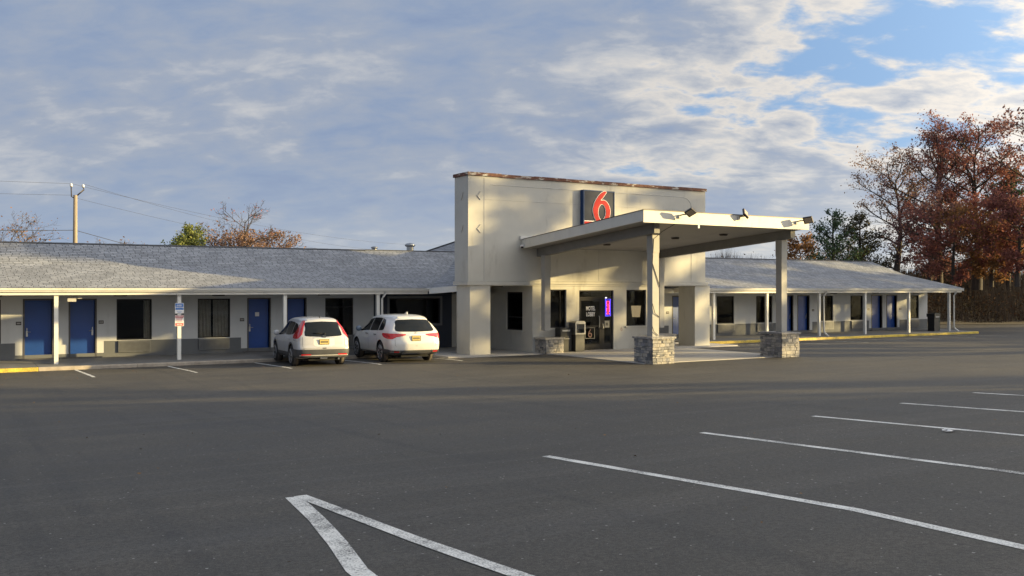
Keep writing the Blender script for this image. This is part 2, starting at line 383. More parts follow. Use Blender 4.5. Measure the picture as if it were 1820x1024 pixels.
# ------------------------------------------------------------------ walkways and kerbs
KY, WY = 34.70, 37.70              # kerb face, motel wall
M_PORCH = mat('painted_porch_floor', (.17, .17, .17), .7, noise=.2, nscale=1.6, bump=.2, bscale=60, stain=.4, stain_col=(.10, .10, .10))
def walkway(name, x0, x1, step=3.05, yel=(-99, -99)):
    root = MB().box(x0, x1, KY+.17, WY-.002, -.3, -.02).obj(name, M_CONC, kind='structure')
    x_ = x0
    while x_ < x1-.01:
        xe = min(x_+step, x1); a, b_ = x_+.006, xe-.006
        m = MB(); m.add([(a, KY+.18, -.1), (b_, KY+.18, -.1), (b_, WY-.004, -.1), (a, WY-.004, -.1), (a, KY+.18, .04), (b_, KY+.18, .04), (b_, WY-.004, .115), (a, WY-.004, .115)],
                        [(0,3,2,1),(4,5,6,7),(0,1,5,4),(1,2,6,5),(2,3,7,6),(3,0,4,7)])
        m.obj('paving_slab', M_PORCH, root)
        yl = yel[0] <= (x_+xe)/2 <= yel[1]
        k = MB().prism([(KY, -.2), (KY+.17, -.2), (KY+.17, .042), (KY+.035, .042), (KY+.008, .012)], 'x', a, b_)
        k.obj('kerb_stone', M_YEL if yl else M_KERB, root)
        x_ = xe
    return root
walkway('walkway', -9.15, 16.8, 3.05, (-20, 3.3))
walkway('walkway', 31.2, 54.2, 2.875, (31, 60))
# concrete apron under the canopy, in bays with open joints
ap = MB().box(16.8, 31.9, 32.2, 37.6, -.3, -.02).obj('concrete_apron', M_CONC, kind='structure')
def bay(x0, x1, y0, y1, zf=.022):
    MB().box(x0+.006, x1-.006, y0+.006, y1-.006, -.25, zf).obj('paving_slab', M_CONC, ap)
for a, b_ in ((21.15, 23.6), (23.6, 26.0), (26.0, 28.5)):
    bay(a, b_, 25.95, 29.2); bay(a, b_, 29.2, 32.3)
for a, b_ in ((16.85, 19.0), (19.0, 21.15), (21.15, 23.6), (23.6, 26.0), (26.0, 28.5), (28.5, 31.9)):
    bay(a, b_, 32.3, 34.7)
for a, b_ in ((16.85, 19.0), (19.0, 20.9), (27.4, 29.4), (29.4, 31.15)): bay(a, b_, 34.7, 37.65)

# ------------------------------------------------------------------ building helpers
def wall(mb, x0, x1, z0, z1, yf, th, ops):
    """wall facing -Y with openings (x0,x1,z0,z1) and their reveals"""
    xs = sorted({x0, x1, *[o[0] for o in ops], *[o[1] for o in ops]}); zs = sorted({z0, z1, *[o[2] for o in ops], *[o[3] for o in ops]})
    xs = [v for v in xs if x0 <= v <= x1]; zs = [v for v in zs if z0 <= v <= z1]
    for i in range(len(xs)-1):
        for j in range(len(zs)-1):
            a, b_, c, d = xs[i], xs[i+1], zs[j], zs[j+1]; mx, mz = (a+b_)/2, (c+d)/2
            if any(o[0] < mx < o[1] and o[2] < mz < o[3] for o in ops): continue
            mb.quad((a, yf, c), (b_, yf, c), (b_, yf, d), (a, yf, d))
            mb.quad((b_, yf+th, c), (a, yf+th, c), (a, yf+th, d), (b_, yf+th, d))
    for a, b_, c, d in ops:
        mb.quad((a, yf, c), (a, yf+th, c), (a, yf+th, d), (a, yf, d)); mb.quad((b_, yf+th, c), (b_, yf, c), (b_, yf, d), (b_, yf+th, d))
        mb.quad((a, yf, d), (a, yf+th, d), (b_, yf+th, d), (b_, yf, d)); mb.quad((a, yf+th, c), (a, yf, c), (b_, yf, c), (b_, yf+th, c))
    mb.quad((x0, yf+th, z0), (x0, yf, z0), (x0, yf, z1), (x0, yf+th, z1)); mb.quad((x1, yf, z0), (x1, yf+th, z0), (x1, yf+th, z1), (x1, yf, z1))
    return mb
def frame_mb(mb, x0, x1, y0, y1, z0, z1, t):
    mb.box(x0, x0+t, y0, y1, z0, z1).box(x1-t, x1, y0, y1, z0, z1).box(x0+t, x1-t, y0, y1, z1-t, z1).box(x0+t, x1-t, y0, y1, z0, z0+t); return mb
def curtain_mb(x0, x1, y, z0, z1, seed=0, folds=9):
    m = MB(); n = folds*8; rnd = random.Random(seed); ph = [rnd.uniform(-.6, .6) for _ in range(12)]
    for i in range(n+1):
        u = i/n; amp = .035
        for k in range(7):
            v = k/6; f = math.sin(u*folds*2*math.pi+ph[k % 3]*.4+math.sin(v*2+ph[4])*.7)
            sway = .03*math.sin(u*3+ph[5])*(1-v)
            m.v.append((x0+(x1-x0)*u+sway*(0 < u < 1), y+amp*f*(.6+.4*(1-v)), z0+(z1-z0)*v))
    m.f = [(i*7+k, (i+1)*7+k, (i+1)*7+k+1, i*7+k+1) for i in range(n) for k in range(6)]
    return m
def window(parent, x0, x1, z0, z1, yf=WY, curtains=(), seed=1, mull=None, label=None, rail=None, rec=.07):
    f = frame_mb(MB(), x0, x1, yf+rec-.02, yf+rec+.05, z0, z1, .045).obj('window', M_FRM, parent)
    MB().box(x0+.046, x1-.046, yf+rec+.02, yf+rec+.026, z0+.046, z1-.046).obj('pane', M_GLASS, f)
    if mull:
        for mx in mull: MB().box(mx-.015, mx+.015, yf+rec-.015, yf+rec+.015, z0+.046, z1-.046).obj('mullion', M_FRM, f)
    if rail:
        for rz in rail: MB().box(x0+.047, x1-.047, yf+rec-.012, yf+rec+.012, rz-.02, rz+.02).obj('window_rail', M_FRM, f)
    for k, (a, b_) in enumerate(curtains):
        curtain_mb(a, b_, yf+rec+.10, z0+.03, z1-.02, seed+k, max(3, int((b_-a)*9))).obj('curtain', M_CURT, f, smooth=True)
    if label: f['label'] = label
    return f
def door(parent, x0, x1, z0, z1, hinge='r', yf=WY, rec=.14, label=None, plate=None):
    fr = MB(); t = .055
    fr.box(x0-t, x0, yf-.012, yf+rec+.02, z0, z1+t).box(x1, x1+t, yf-.012, yf+rec+.02, z0, z1+t).box(x0, x1, yf-.012, yf+rec+.02, z1, z1+t)
    lf = MB().box(x0+.003, x1-.003, yf+rec, yf+rec+.045, z0+.02, z1-.003).obj('door', M_DOOR, parent)
    fr.obj('door_frame', M_GREYF, lf)
    MB().box(x0+.004, x1-.004, yf+rec-.006, yf+rec-.001, z0+.02, z0+.05).obj('sweep', M_STEEL, lf)
    hx = x0+.08 if hinge == 'r' else x1-.08; s_ = 1 if hinge == 'r' else -1
    h = MB().box(hx-.03, hx+.03, yf+rec-.02, yf+rec-.001, .92, 1.12)
    h.tube([(hx, yf+rec-.02, 1.08), (hx, yf+rec-.065, 1.08), (hx+s_*.12, yf+rec-.065, 1.08)], .011, 8).box(hx-.012, hx+.012, yf+rec-.04, yf+rec-.02, 1.13, 1.22)
    h.obj('handle', M_STEEL, lf)
    # low threshold slab in front
    MB().box(x0-.22, x1+.22, yf-.16, yf-.013, .08, .15).obj('threshold', M_GREYF, lf)
    if plate:
        px = plate
        b_ = MB().box(px-.085, px+.085, yf-.012, yf-.001, 1.335, 1.455).obj('room_number_plate', M_DKMET, parent)
        mm = MB()
        for k in range(3): mm.box(px-.055+k*.042, px-.055+k*.042+.025, yf-.015, yf-.0125, 1.37, 1.42)
        mm.obj('room_digits', M_TRIMG, b_)
    if label: lf['label'] = label
    return lf
def ac(parent, x0, x1, z0, z1, yf=WY):
    a = MB().box(x0, x1, yf-.07, yf-.005, z0, z1).obj('air_conditioner_grille', M_AC, parent)
    n = 9; h = (z1-z0-.06)/n; m = MB()
    for k in range(n):
        zc = z0+.03+k*h; m.add([(x0+.03, yf-.072, zc), (x1-.03, yf-.072, zc), (x1-.03, yf-.086, zc+h*.6), (x0+.03, yf-.086, zc+h*.6)], [(0, 1, 2, 3)])
    m.obj('louvres', M_AC, a); return a
def post(parent, x_, y_=35.70, z0=.0, z1=2.42, w=.13):
    p = MB().box(x_-w/2, x_+w/2, y_-w/2, y_+w/2, z0, z1).obj('porch_post', M_TRIM, parent)
    MB().box(x_-w/2-.015, x_+w/2+.015, y_-w/2-.015, y_+w/2+.015, z1-.06, z1-.001).obj('post_cap', M_TRIM, p); return p
def gutter(parent, x0, x1, y=35.4):
    prof = [(y+.13, 2.51), (y+.03, 2.51), (y+.012, 2.56), (y-.0, 2.60), (y-.0, 2.63), (y+.012, 2.63), (y+.012, 2.605), (y+.04, 2.53), (y+.13, 2.53)]
    MB().prism(prof, 'x', x0, x1).obj('gutter', M_TRIM, parent)
    MB().box(x0, x1, y+.135, y+.16, 2.40, 2.62).obj('fascia', M_TRIM, parent)
def downspout(parent, x_, y=35.4, zbot=.08):
    m = MB().tube([(x_, y+.06, 2.54), (x_, y+.06, 2.44), (x_-.06, y+.15, 2.30), (x_-.10, y+.17, 2.22), (x_-.10, y+.17, .32), (x_-.08, y+.12, .22), (x_-.02, y-.08, zbot)], .045, 8)
    return m.obj('downspout', M_TRIM, parent, smooth=True)
def porch_light(parent, x_, y_=36.7):
    MB().box(x_-.22, x_+.22, y_-.07, y_+.07, 2.345, 2.397).obj('porch_light', M_DKMET, parent)

SPROF = [(35.38, 2.64), (36.7, 2.93), (38.1, 3.22), (39.5, 3.52), (42.2, 4.45)]
def wing_roof(parent, x0, x1, rakes=(1, 1)):
    rf = MB(); pr = SPROF+[(45.0, 3.52), (49.2, 2.64)]
    for (ya, za), (yb, zb) in zip(pr[:-1], pr[1:]):
        rf.quad((x0, ya, za), (x1, ya, za), (x1, yb, zb), (x0, yb, zb))
    # underside and rake boards give the deck its thickness
    for (ya, za), (yb, zb) in zip(pr[:-1], pr[1:]):
        rf.quad((x0, yb, zb-.07), (x1, yb, zb-.07), (x1, ya, za-.07), (x0, ya, za-.07))
    r_ = rf.obj('roof', M_SH, parent)
    for xe, on in ((x0, rakes[0]), (x1, rakes[1])):
        if not on: continue
        m = MB()
        for (ya, za), (yb, zb) in zip(pr[:-1], pr[1:]):
            a, b_ = (xe-.03, xe-.001) if xe == x0 else (xe+.001, xe+.03)
            m.add([(a, ya, za-.16), (b_, ya, za-.16), (b_, yb, zb-.16), (a, yb, zb-.16), (a, ya, za+.012), (b_, ya, za+.012), (b_, yb, zb+.012), (a, yb, zb+.012)],
                  [(0,3,2,1),(4,5,6,7),(0,1,5,4),(1,2,6,5),(2,3,7,6),(3,0,4,7)])
        m.obj('rake_board', M_TRIM, r_)
    m = MB(); n = int((x1-x0)/.6)
    for i in range(n):
        a = x0+(x1-x0)*i/n; b_ = x0+(x1-x0)*(i+1)/n-.01
        m.quad((a, 42.05, 4.415), (b_, 42.05, 4.422), (b_, 42.2, 4.475), (a, 42.2, 4.468)).quad((a, 42.2, 4.468), (b_, 42.2, 4.475), (b_, 42.35, 4.422), (a, 42.35, 4.415))
    m.obj('ridge_caps', mat('ridge_shingle', (.075, .075, .08), .9, noise=.2, nscale=8), r_)
    return r_
def roof_vent(parent, x_, y_, zt, r_=.16, h=.3, cap=.23):
    v = MB().lathe((x_, y_, zt-h), [(r_, 0), (r_, h*.72)], 14).obj('roof_vent', M_STEEL, parent, smooth=False)
    MB().lathe((x_, y_, zt-h*.30), [(cap*.8, 0), (cap, .05), (cap, h*.18), (cap*.75, h*.28), (.02, h*.34)], 14).obj('vent_cap', M_STEEL, v, smooth=True)

# ------------------------------------------------------------------ left wing
LW = empty('motel_wing', (4, 37.7, 0), label='long low grey motel wing with blue doors and shingle roof behind the parked cars', category='building')
doorsL = [(-4.2, -3.35), (2.87, 3.75), (4.34, 5.17), (10.78, 11.62), (12.36, 13.10)]
winsL = [(-2.2, -.95, .72, 2.23), (.85, 2.13, .70, 2.23), (5.90, 7.14, .72, 2.23), (8.82, 10.06, .72, 2.23), (13.95, 15.18, .62, 2.23), (16.82, 19.25, 1.10, 2.20)]
ops = [(a, b_, .10, 2.21) for a, b_ in doorsL]+winsL
wall(MB(), -9, 16.1, -.2, 2.5, WY, .18, [o for o in ops if o[0] < 16]).obj('wall', M_WALL, LW)
wall(MB(), 16.1, 19.84, -.2, 2.5, WY, .18, [winsL[-1]]).obj('wall', M_NAVY, LW)['label'] = 'navy painted wall section'
MB().box(19.84, 20.9, WY, WY+.18, -.2, 2.5).obj('wall', M_STUC, LW)
m = MB(); m.quad((-9, 46.7, -.2), (-9, 37.88, -.2), (-9, 37.88, 2.6), (-9, 42.2, 4.38), (-9, 46.7, 2.6)).box(-9, 24, 46.55, 46.7, -.2, 2.6)
m.obj('wall', M_WALL, LW)
for o in ops[len(doorsL):]:                       # the unlit rooms behind the glass
    rm = MB(); a, b_, c, d = o; a -= .3; b_ += .3; c -= .2; d += .15; y0, y1 = WY+.182, WY+1.9
    rm.quad((a, y1, c), (b_, y1, c), (b_, y1, d), (a, y1, d)).quad((a, y0, c), (a, y1, c), (a, y1, d), (a, y0, d)).quad((b_, y1, c), (b_, y0, c), (b_, y0, d), (b_, y1, d))
    rm.quad((a, y0, d), (a, y1, d), (b_, y1, d), (b_, y0, d)).quad((a, y1, c), (a, y0, c), (b_, y0, c), (b_, y1, c))
    rm.obj('room_interior', M_ROOM, LW)
bp = MB(); lim = .70
def base_runs(x0, x1, doors, gap=.30):
    runs = []; c = x0
    for a, b_ in sorted(doors): runs.append((c, a-gap)); c = b_+gap
    runs.append((c, x1)); return [(a, b_) for a, b_ in runs if b_-a > .05]
for a, b_ in base_runs(-8.9, 16.05, doorsL): bp.box(a, b_, WY-.006, WY-.0015, .27, lim)
bp.box(-8.9, 16.05, WY-.005, WY-.001, .05, .27)
bp.obj('base_band', M_BASE, LW)
pl = [-3.1, 2.68, 5.37, 10.52, None]; hg = ['l', 'r', 'l', 'r', 'l']
for (a, b_), p_, h_ in zip(doorsL, pl, hg): door(LW, a, b_, .12, 2.20, h_, plate=p_)
d3 = MB().box(11.08, 11.24, WY+.132, WY+.139, 1.52, 1.68).obj('door_notice', M_TRIM, LW)
window(LW, *winsL[0], curtains=[(-2.15, -1.0)], seed=3); window(LW, *winsL[1], curtains=[(.9, 1.3)], seed=5)
window(LW, *winsL[2], label='dark window with its curtain drawn aside', curtains=[(6.88, 7.10)], seed=7)
window(LW, *winsL[3], curtains=[(8.85, 9.36), (9.44, 10.03)], seed=11, label='window with beige curtains hung inside')
window(LW, *winsL[4], rail=[1.86], seed=4); window(LW, *winsL[5], mull=[], seed=6, label='wide picture window with a grey surround')
frame_mb(MB(), 16.72, 19.35, WY-.03, WY-.002, 1.0, 2.30, .095).obj('window_surround', mat('surround_grey', (.17, .175, .18), .6, noise=.05), LW)
for a, b_ in ((-2.15, -1.0), (.95, 2.05), (5.95, 7.09), (8.86, 10.02), (14.0, 15.1)): ac(LW, a, b_, .27, .685)
for x_ in (-7.8, -4.0, -.18, 3.67, 7.69, 11.59): post(LW, x_)
post(LW, 15.42); downspout(LW, 15.66, zbot=.05)
gutter(LW, -9.2, 17.58)
wing_roof(LW, -9.2, 17.6, (1, 0))
m = MB()                                          # roof carried on to the valleys against the lobby
VAL = [(17.6, 35.38, 2.64), (18.55, 36.7, 2.93), (19.6, 38.1, 3.22), (20.62, 39.5, 3.52), (22.62, 42.2, 4.45)]
for k in range(4):
    p0, p1 = VAL[k], VAL[k+1]; m.quad((17.601, p0[1], p0[2]), p0, p1, (17.601, p1[1], p1[2]))
m.quad((17.601, 42.2, 4.45), (24.1, 42.2, 4.45), (24.1, 45, 3.52), (17.601, 45, 3.52)).quad((17.601, 45, 3.52), (24.1, 45, 3.52), (24.1, 49.2, 2.64), (17.601, 49.2, 2.64))
m.obj('roof', M_SH, LW)
MB().box(17.6, 22.7, 42.13, 42.27, 4.44, 4.475).obj('ridge_caps', MATS['ridge_shingle'], LW)
MB().quad((-9.1, 35.56, 2.398), (-9.1, 37.7, 2.398), (20.9, 37.7, 2.398), (20.9, 35.56, 2.398)).obj('porch_ceiling', M_SOFF, LW)
for x_ in (-2.5, 1.9, 5.9, 9.4, 13.6, 17.6): porch_light(LW, x_, 36.9)
roof_vent(LW, 20.3, 43.0, 4.86, .17, .55, .26); roof_vent(LW, 18.4, 43.0, 4.66, .1, .35, .17)
m = MB().box(4.12, 4.2, 36.0, 36.1, 2.27, 2.396).box(4.05, 4.32, 35.9, 36.06, 2.17, 2.29).box(4.36, 4.5, 35.88, 36.0, 2.27, 2.37)
m.obj('security_camera', M_TRIMG, LW)

# ------------------------------------------------------------------ right wing
RW = empty('motel_wing', (43, 37.7, 0), label='low grey motel wing on the right with yellow kerb, running towards the autumn trees', category='building')
doorsR = [(32.66, 33.40), (40.72, 41.45), (41.88, 42.76), (48.22, 49.12), (49.60, 50.50)]
winsR = [(35.70, 36.96, .75, 2.22), (38.60, 39.85, .75, 2.22), (43.66, 44.80, .76, 2.22), (46.30, 47.42, .76, 2.22), (51.50, 52.66, .78, 2.22)]
wall(MB(), 31.0, 53.5, -.2, 2.5, WY, .18, [(a, b_, .10, 2.21) for a, b_ in doorsR]+winsR).obj('wall', M_WALL, RW)
m = MB(); m.quad((53.5, 37.88, -.2), (53.5, 46.7, -.2), (53.5, 46.7, 2.6), (53.5, 42.2, 4.38), (53.5, 37.88, 2.6)).box(24, 53.5, 46.55, 46.7, -.2, 2.6); m.obj('wall', M_WALL, RW)
for a, b_, c, d in winsR:
    rm = MB(); a -= .3; b_ += .3; c -= .2; d += .15; y0, y1 = WY+.182, WY+1.9
    rm.quad((a, y1, c), (b_, y1, c), (b_, y1, d), (a, y1, d)).quad((a, y0, c), (a, y1, c), (a, y1, d), (a, y0, d)).quad((b_, y1, c), (b_, y0, c), (b_, y0, d), (b_, y1, d))
    rm.quad((a, y0, d), (a, y1, d), (b_, y1, d), (b_, y0, d)).quad((a, y1, c), (a, y0, c), (b_, y0, c), (b_, y1, c))
    rm.obj('room_interior', M_ROOM, RW)
bp = MB()
for a, b_ in base_runs(31.1, 53.49, doorsR, .28): bp.box(a, b_, WY-.006, WY-.0015, .27, .73)
bp.box(31.1, 53.49, WY-.005, WY-.001, .05, .27)
bp.obj('base_band', M_BASE, RW)
for (a, b_), h_, p_ in zip(doorsR, ['r', 'l', 'l', 'r', 'l'], [32.3, None, 43.1, 47.9, 50.85]): door(RW, a, b_, .12, 2.20, h_, plate=p_)
cl = [[(35.75, 36.2)], [(38.64, 39.8)], [(43.72, 44.3)], [(46.34, 47.38)], [(52.1, 52.62)]]
for o, c_ in zip(winsR, cl): window(RW, *o, curtains=c_, seed=int(o[0])); ac(RW, o[0]+.04, o[1]-.02, .28, .72)
for x_ in (33.58, 37.32, 41.30, 45.05, 48.92, 52.75): post(RW, x_)
for x_ in (41.62, 53.15): downspout(RW, x_, zbot=.05)
gutter(RW, 28.7, 53.75)
wing_roof(RW, 30.85, 53.72, (0, 1))
MB().quad((30.9, 35.56, 2.398), (30.9, 37.7, 2.398), (53.6, 37.7, 2.398), (53.6, 35.56, 2.398)).obj('porch_ceiling', M_SOFF, RW)
for x_ in (34.6, 39.3, 43.9, 47.5, 51.3): porch_light(RW, x_, 36.9)

# ------------------------------------------------------------------ lobby block with its tall parapet wall
LB = empty('lobby_building', (24.2, 33, 0), label='beige stucco lobby block with tall flat parapet wall carrying the big sign', category='building')
PX0, PX1 = 17.98, 30.35
m = MB().box(PX0, PX1, 32.80, 33.92, 2.91, 7.05)
m.obj('parapet_wall', M_STUC, LB)
MB().box(PX0+.95, 29.72, 32.82, 33.90, 2.73, 2.905).obj('lintel', M_STUC, LB)
# band, piers
MB().box(PX0-.05, 21.03, 32.74, 33.97, 2.76, 2.905).obj('band', M_STUC, LB); MB().box(27.36, PX1+.12, 32.74, 33.97, 2.76, 2.905).obj('band', M_STUC, LB)
MB().box(21.03, 27.36, 32.77, 32.8, 2.80, 2.86).obj('band', M_STUC, LB)
for a, b_, l in ((18.06, 18.98, None), (29.72, 30.62, None)):
    MB().box(a, b_, 32.80, 33.90, 0, 2.758).obj('pier', M_STUC, LB)
# reveal lines pressed into the stucco, drawn as slim proud beads
bd = MB(); yb = 32.80
def bead(pts, r_=.014): bd.tube([(p[0], yb, p[1]) for p in pts], r_, 5)
bead([(18.70, 7.0), (18.70, 2.95)])
bead([(19.0, 6.74), (29.0, 6.74), (29.25, 6.68), (29.43, 6.52), (29.5, 6.30), (29.5, 2.95)]); bead([(18.70, 6.15), (23.3, 6.15)], .008); bead([(25.1, 6.15), (29.5, 6.15)], .008); bead([(24.3, 4.4), (24.3, 2.95)], .008)
bd.obj('reveal_beads', M_TRIMG, LB)
# rusty metal coping with peeling paint, in sheets
xx = PX0-.05; rc = random.Random(2)
while xx < PX1+.04:
    xe = min(xx+1.55, PX1+.05); MB().box(xx, xe-.006, 32.74, 33.98, 7.05+rc.uniform(0, .012), 7.17+rc.uniform(0, .02)).obj('coping_sheet', M_RUST, LB); xx = xe
# small steel corner brackets of the wall ties
for (zc) in (6.28, 4.98):
    MB().tube([(18.62-.10, 32.785, zc+.16), (18.50-.13, 32.785, zc), (18.62-.10, 32.785, zc-.16)], .018, 6).obj('wall_bracket', M_TRIMG, LB)
    MB().tube([(PX0-.012, 33.2, zc+.14), (PX0-.012, 33.33, zc-.14)], .018, 6).obj('wall_bracket', M_TRIMG, LB)
MB().tube([(29.95, 32.785, 5.35), (29.78, 32.785, 5.2), (29.95, 32.785, 5.05)], .018, 6).obj('wall_bracket', M_TRIMG, LB)
# ground-floor walls
opsF = [(21.72, 22.68, 1.0, 2.58), (23.33, 25.14, .02, 2.55), (25.84, 26.94, 1.0, 2.57)]
wall(MB(), 21.0, 27.4, -.2, 2.728, 32.86, .2, opsF).obj('wall', M_STUC, LB)
# side wall, facing left, with a sash window
m = MB()
def wx(a, b_, c, d): m.quad((21.0, b_, c), (21.0, a, c), (21.0, a, d), (21.0, b_, d))
for (a, b_, c, d) in ((33.06, 33.63, -.2, 2.73), (34.95, 37.7, -.2, 2.73), (33.63, 34.95, -.2, .88), (33.63, 34.95, 2.48, 2.73)): wx(a, b_, c, d)
m.quad((21.0, 33.63, .88), (21.15, 33.63, .88), (21.15, 33.63, 2.48), (21.0, 33.63, 2.48)).quad((21.15, 34.95, .88), (21.0, 34.95, .88), (21.0, 34.95, 2.48), (21.15, 34.95, 2.48))
m.quad((21.0, 33.63, 2.48), (21.15, 33.63, 2.48), (21.15, 34.95, 2.48), (21.0, 34.95, 2.48)).quad((21.0, 34.95, .88), (21.15, 34.95, .88), (21.15, 33.63, .88), (21.0, 33.63, .88))
m.quad((27.4, 33.06, -.2), (27.4, 37.7, -.2), (27.4, 37.7, 2.73), (27.4, 33.06, 2.73)).box(24.2, 31.0, 37.7, 37.88, -.2, 2.73).box(20.9, 24.2, 37.72, 37.9, 2.5, 2.9)
m.obj('wall', M_STUC, LB)
f = MB(); t = .05
f.box(21.07, 21.12, 33.63, 33.63+t, .88, 2.48).box(21.07, 21.12, 34.95-t, 34.95, .88, 2.48).box(21.07, 21.12, 33.68, 34.9, .88, .93).box(21.07, 21.12, 33.68, 34.9, 2.43, 2.48).box(21.07, 21.12, 33.68, 34.9, 1.40, 1.45)
f = f.obj('window', M_FRM, LB); MB().box(21.09, 21.096, 33.69, 34.89, .94, 2.42).obj('pane', M_GLASS, f)
MB().box(21.125, 21.14, 33.7, 34.9, .95, 1.38).obj('screen', M_AC, f)
MB().box(20.93, 20.998, 33.58, 35.0, .82, .878).obj('window_sill', M_STUC, f)
m = MB().box(18.98, 29.72, 33.92, 37.7, 2.74, 2.80); m.obj('passage_ceiling', M_SOFF, LB)
MB().box(19.9, 20.35, 34.1, 34.24, 2.69, 2.738).obj('ceiling_light', M_DKMET, LB)
# lobby interior, dim, seen through the glass
m = MB(); a, b_, c, d, y0, y1 = 21.16, 27.38, .0, 2.72, 33.07, 37.6
m.quad((a, y1, c), (b_, y1, c), (b_, y1, d), (a, y1, d)).quad((b_, y1, c), (b_, y0, c), (b_, y0, d), (b_, y1, d)).quad((a, y0, d), (a, y1, d), (b_, y1, d), (b_, y0, d)).quad((a, y1, c), (a, y0, c), (b_, y0, c), (b_, y1, c))
m.obj('room_interior', mat('lobby_room', (.014, .013, .013), .8), LB)
MB().box(25.7, 27.2, 33.2, 33.8, .0, 1.0).obj('reception_counter', mat('counter', (.04, .03, .02), .4, noise=.2), LB)
w1 = window(LB, *opsF[0], yf=32.86, rec=.1, mull=[22.42], label='window left of the lobby door'); w2 = window(LB, *opsF[2], yf=32.86, rec=.1, label='lobby window with a warm lamp inside')
MB().box(25.76, 27.02, 32.80, 32.858, .93, .998).obj('window_sill', M_STUC, w2)
# glazed entrance: leaf, sidelight, transom
dr = MB(); Y0, Y1 = 32.92, 32.98
frame_mb(dr, 23.33, 25.14, Y0, Y1, .02, 2.55, .05); dr.box(23.38, 25.09, Y0, Y1, 2.20, 2.27).box(24.52, 24.62, Y0, Y1, .07, 2.20)
dr = dr.obj('entrance_door', M_FRM, LB, label='glazed lobby entrance door with white lettering')
lf = frame_mb(MB(), 23.40, 24.51, 32.925, 32.972, .08, 2.19, .075); lf.box(23.475, 24.435, 32.93, 32.965, .155, .26).box(23.475, 24.435, 32.93, 32.965, 1.0, 1.05)
lf.obj('door_leaf', M_FRM, dr)
sl = frame_mb(MB(), 24.63, 25.08, 32.925, 32.972, .08, 2.19, .06); sl.box(24.69, 25.02, 32.93, 32.965, .14, .3).obj('sidelight', M_FRM, dr)
MB().box(23.40, 25.08, 32.945, 32.95, 2.28, 2.49).box(23.48, 24.43, 32.946, 32.951, .27, 2.11).box(24.7, 25.01, 32.946, 32.951, .31, 2.12).obj('pane', M_GLASS, dr)
MB().tube([(24.40, 32.90, 1.45), (24.40, 32.87, 1.42), (24.40, 32.87, .98), (24.40, 32.90, .95)], .016, 8).box(24.385, 24.415, 32.9, 32.926, 1.44, 1.46).box(24.385, 24.415, 32.9, 32.926, .94, .96).tube([(24.56, 32.90, 1.15), (24.56, 32.86, 1.13), (24.60, 32.86, .93), (24.60, 32.90, .92)], .016, 8).obj('handle', M_STEEL, dr)
lt = text_mesh('lettering', 'MOTEL\nLOBBY', .25, Vector((23.98, 32.942, 1.70)), FACE_Y, M_WHT, dr, depth=.001, align='CENTER', bold=.006, sx=.60)
M_DECR = mat('decal_red', (.07, .016, .02), .5); M_DECG = mat('decal_grey', (.07, .075, .085), .5)
frame_mb(MB(), 23.70, 24.20, 32.9405, 32.943, .50, .97, .022).obj('decal_border', M_DECG, dr)
text_mesh('decal_digit', '6', .52, Vector((23.95, 32.942, .55)), FACE_Y, M_DECR, dr, depth=.001, align='CENTER', sx=.9)
MB().box(24.72, 24.98, 32.942, 32.944, .95, 1.25).obj('notice', mat('notice_grey', (.20, .20, .19), .6), dr); MB().box(24.78, 24.90, 32.9385, 32.941, 1.04, 1.16).obj('notice', M_BLACK, dr)
text_mesh('door_floral_stencil', '6', .26, Vector((25.5, 32.857, .80)), FACE_Y, mat('faded_mark', (.36, .24, .20), .8), LB, depth=.0006)
# lobby roof behind the parapet
rf = MB()
LX = [(17.6, 2.64), (19.1, 3.06), (20.62, 3.52), (22.62, 4.45), (24.2, 5.18)]
rf.add([(17.6, 35.38, 2.64), (18.12, 33.93, 2.74), (20.62, 33.93, 3.52), (20.62, 39.5, 3.52), (22.62, 33.93, 4.45), (22.62, 42.2, 4.45), (24.2, 33.93, 5.18), (24.2, 45.1, 5.18), (23.04, 46.8, 4.62), (18.55, 36.7, 2.93), (19.6, 38.1, 3.22)],
       [(0, 1, 2, 3, 10, 9), (3, 2, 4, 5), (5, 4, 6, 7, 8)])
rf.add([(48.4-a, b_, c) for a, b_, c in [(17.6, 35.38, 2.64), (18.12, 33.93, 2.74), (20.62, 33.93, 3.52), (20.62, 39.5, 3.52), (22.62, 33.93, 4.45), (22.62, 42.2, 4.45), (24.2, 33.93, 5.18), (24.2, 45.1, 5.18), (23.04, 46.8, 4.62), (18.55, 36.7, 2.93), (19.6, 38.1, 3.22)]],
       [(9, 10, 3, 2, 1, 0), (5, 4, 2, 3), (8, 7, 6, 4, 5)])
rf.quad((24.2, 45.1, 5.18), (25.36, 46.8, 4.62), (23.04, 46.8, 4.62))
rf.obj('roof', M_SH2, LB)
MB().tube([(22.62, 46.9, 4.42), (23.04, 46.8, 4.64), (24.2, 45.1, 5.2)], .05, 6).tube([(24.2, 45.1, 5.2), (24.2, 33.93, 5.2)], .05, 6).obj('ridge_caps', MATS['ridge_shingle'], LB)
m = MB()
for sx in (0, 1):
    q = lambda a: a if not sx else 48.4-a
    m.add([(q(17.55), 35.36, 2.41), (q(18.1), 33.93, 2.50), (q(18.1), 33.93, 2.74), (q(17.55), 35.36, 2.64), (q(17.68), 35.40, 2.41), (q(18.22), 33.93, 2.50), (q(18.22), 33.93, 2.74), (q(17.68), 35.40, 2.64)],
          [(0,1,2,3),(4,7,6,5),(0,3,7,4),(0,4,5,1),(3,2,6,7)])
m.obj('gutter', M_TRIM, LB)
MB().tube([(19.95, 36.9, 3.2), (19.95, 36.9, 3.86)], .045, 8).lathe((19.95, 36.9, 3.12), [(.13, 0), (.06, .1)], 10).obj('vent_pipe', M_STEEL, LB)
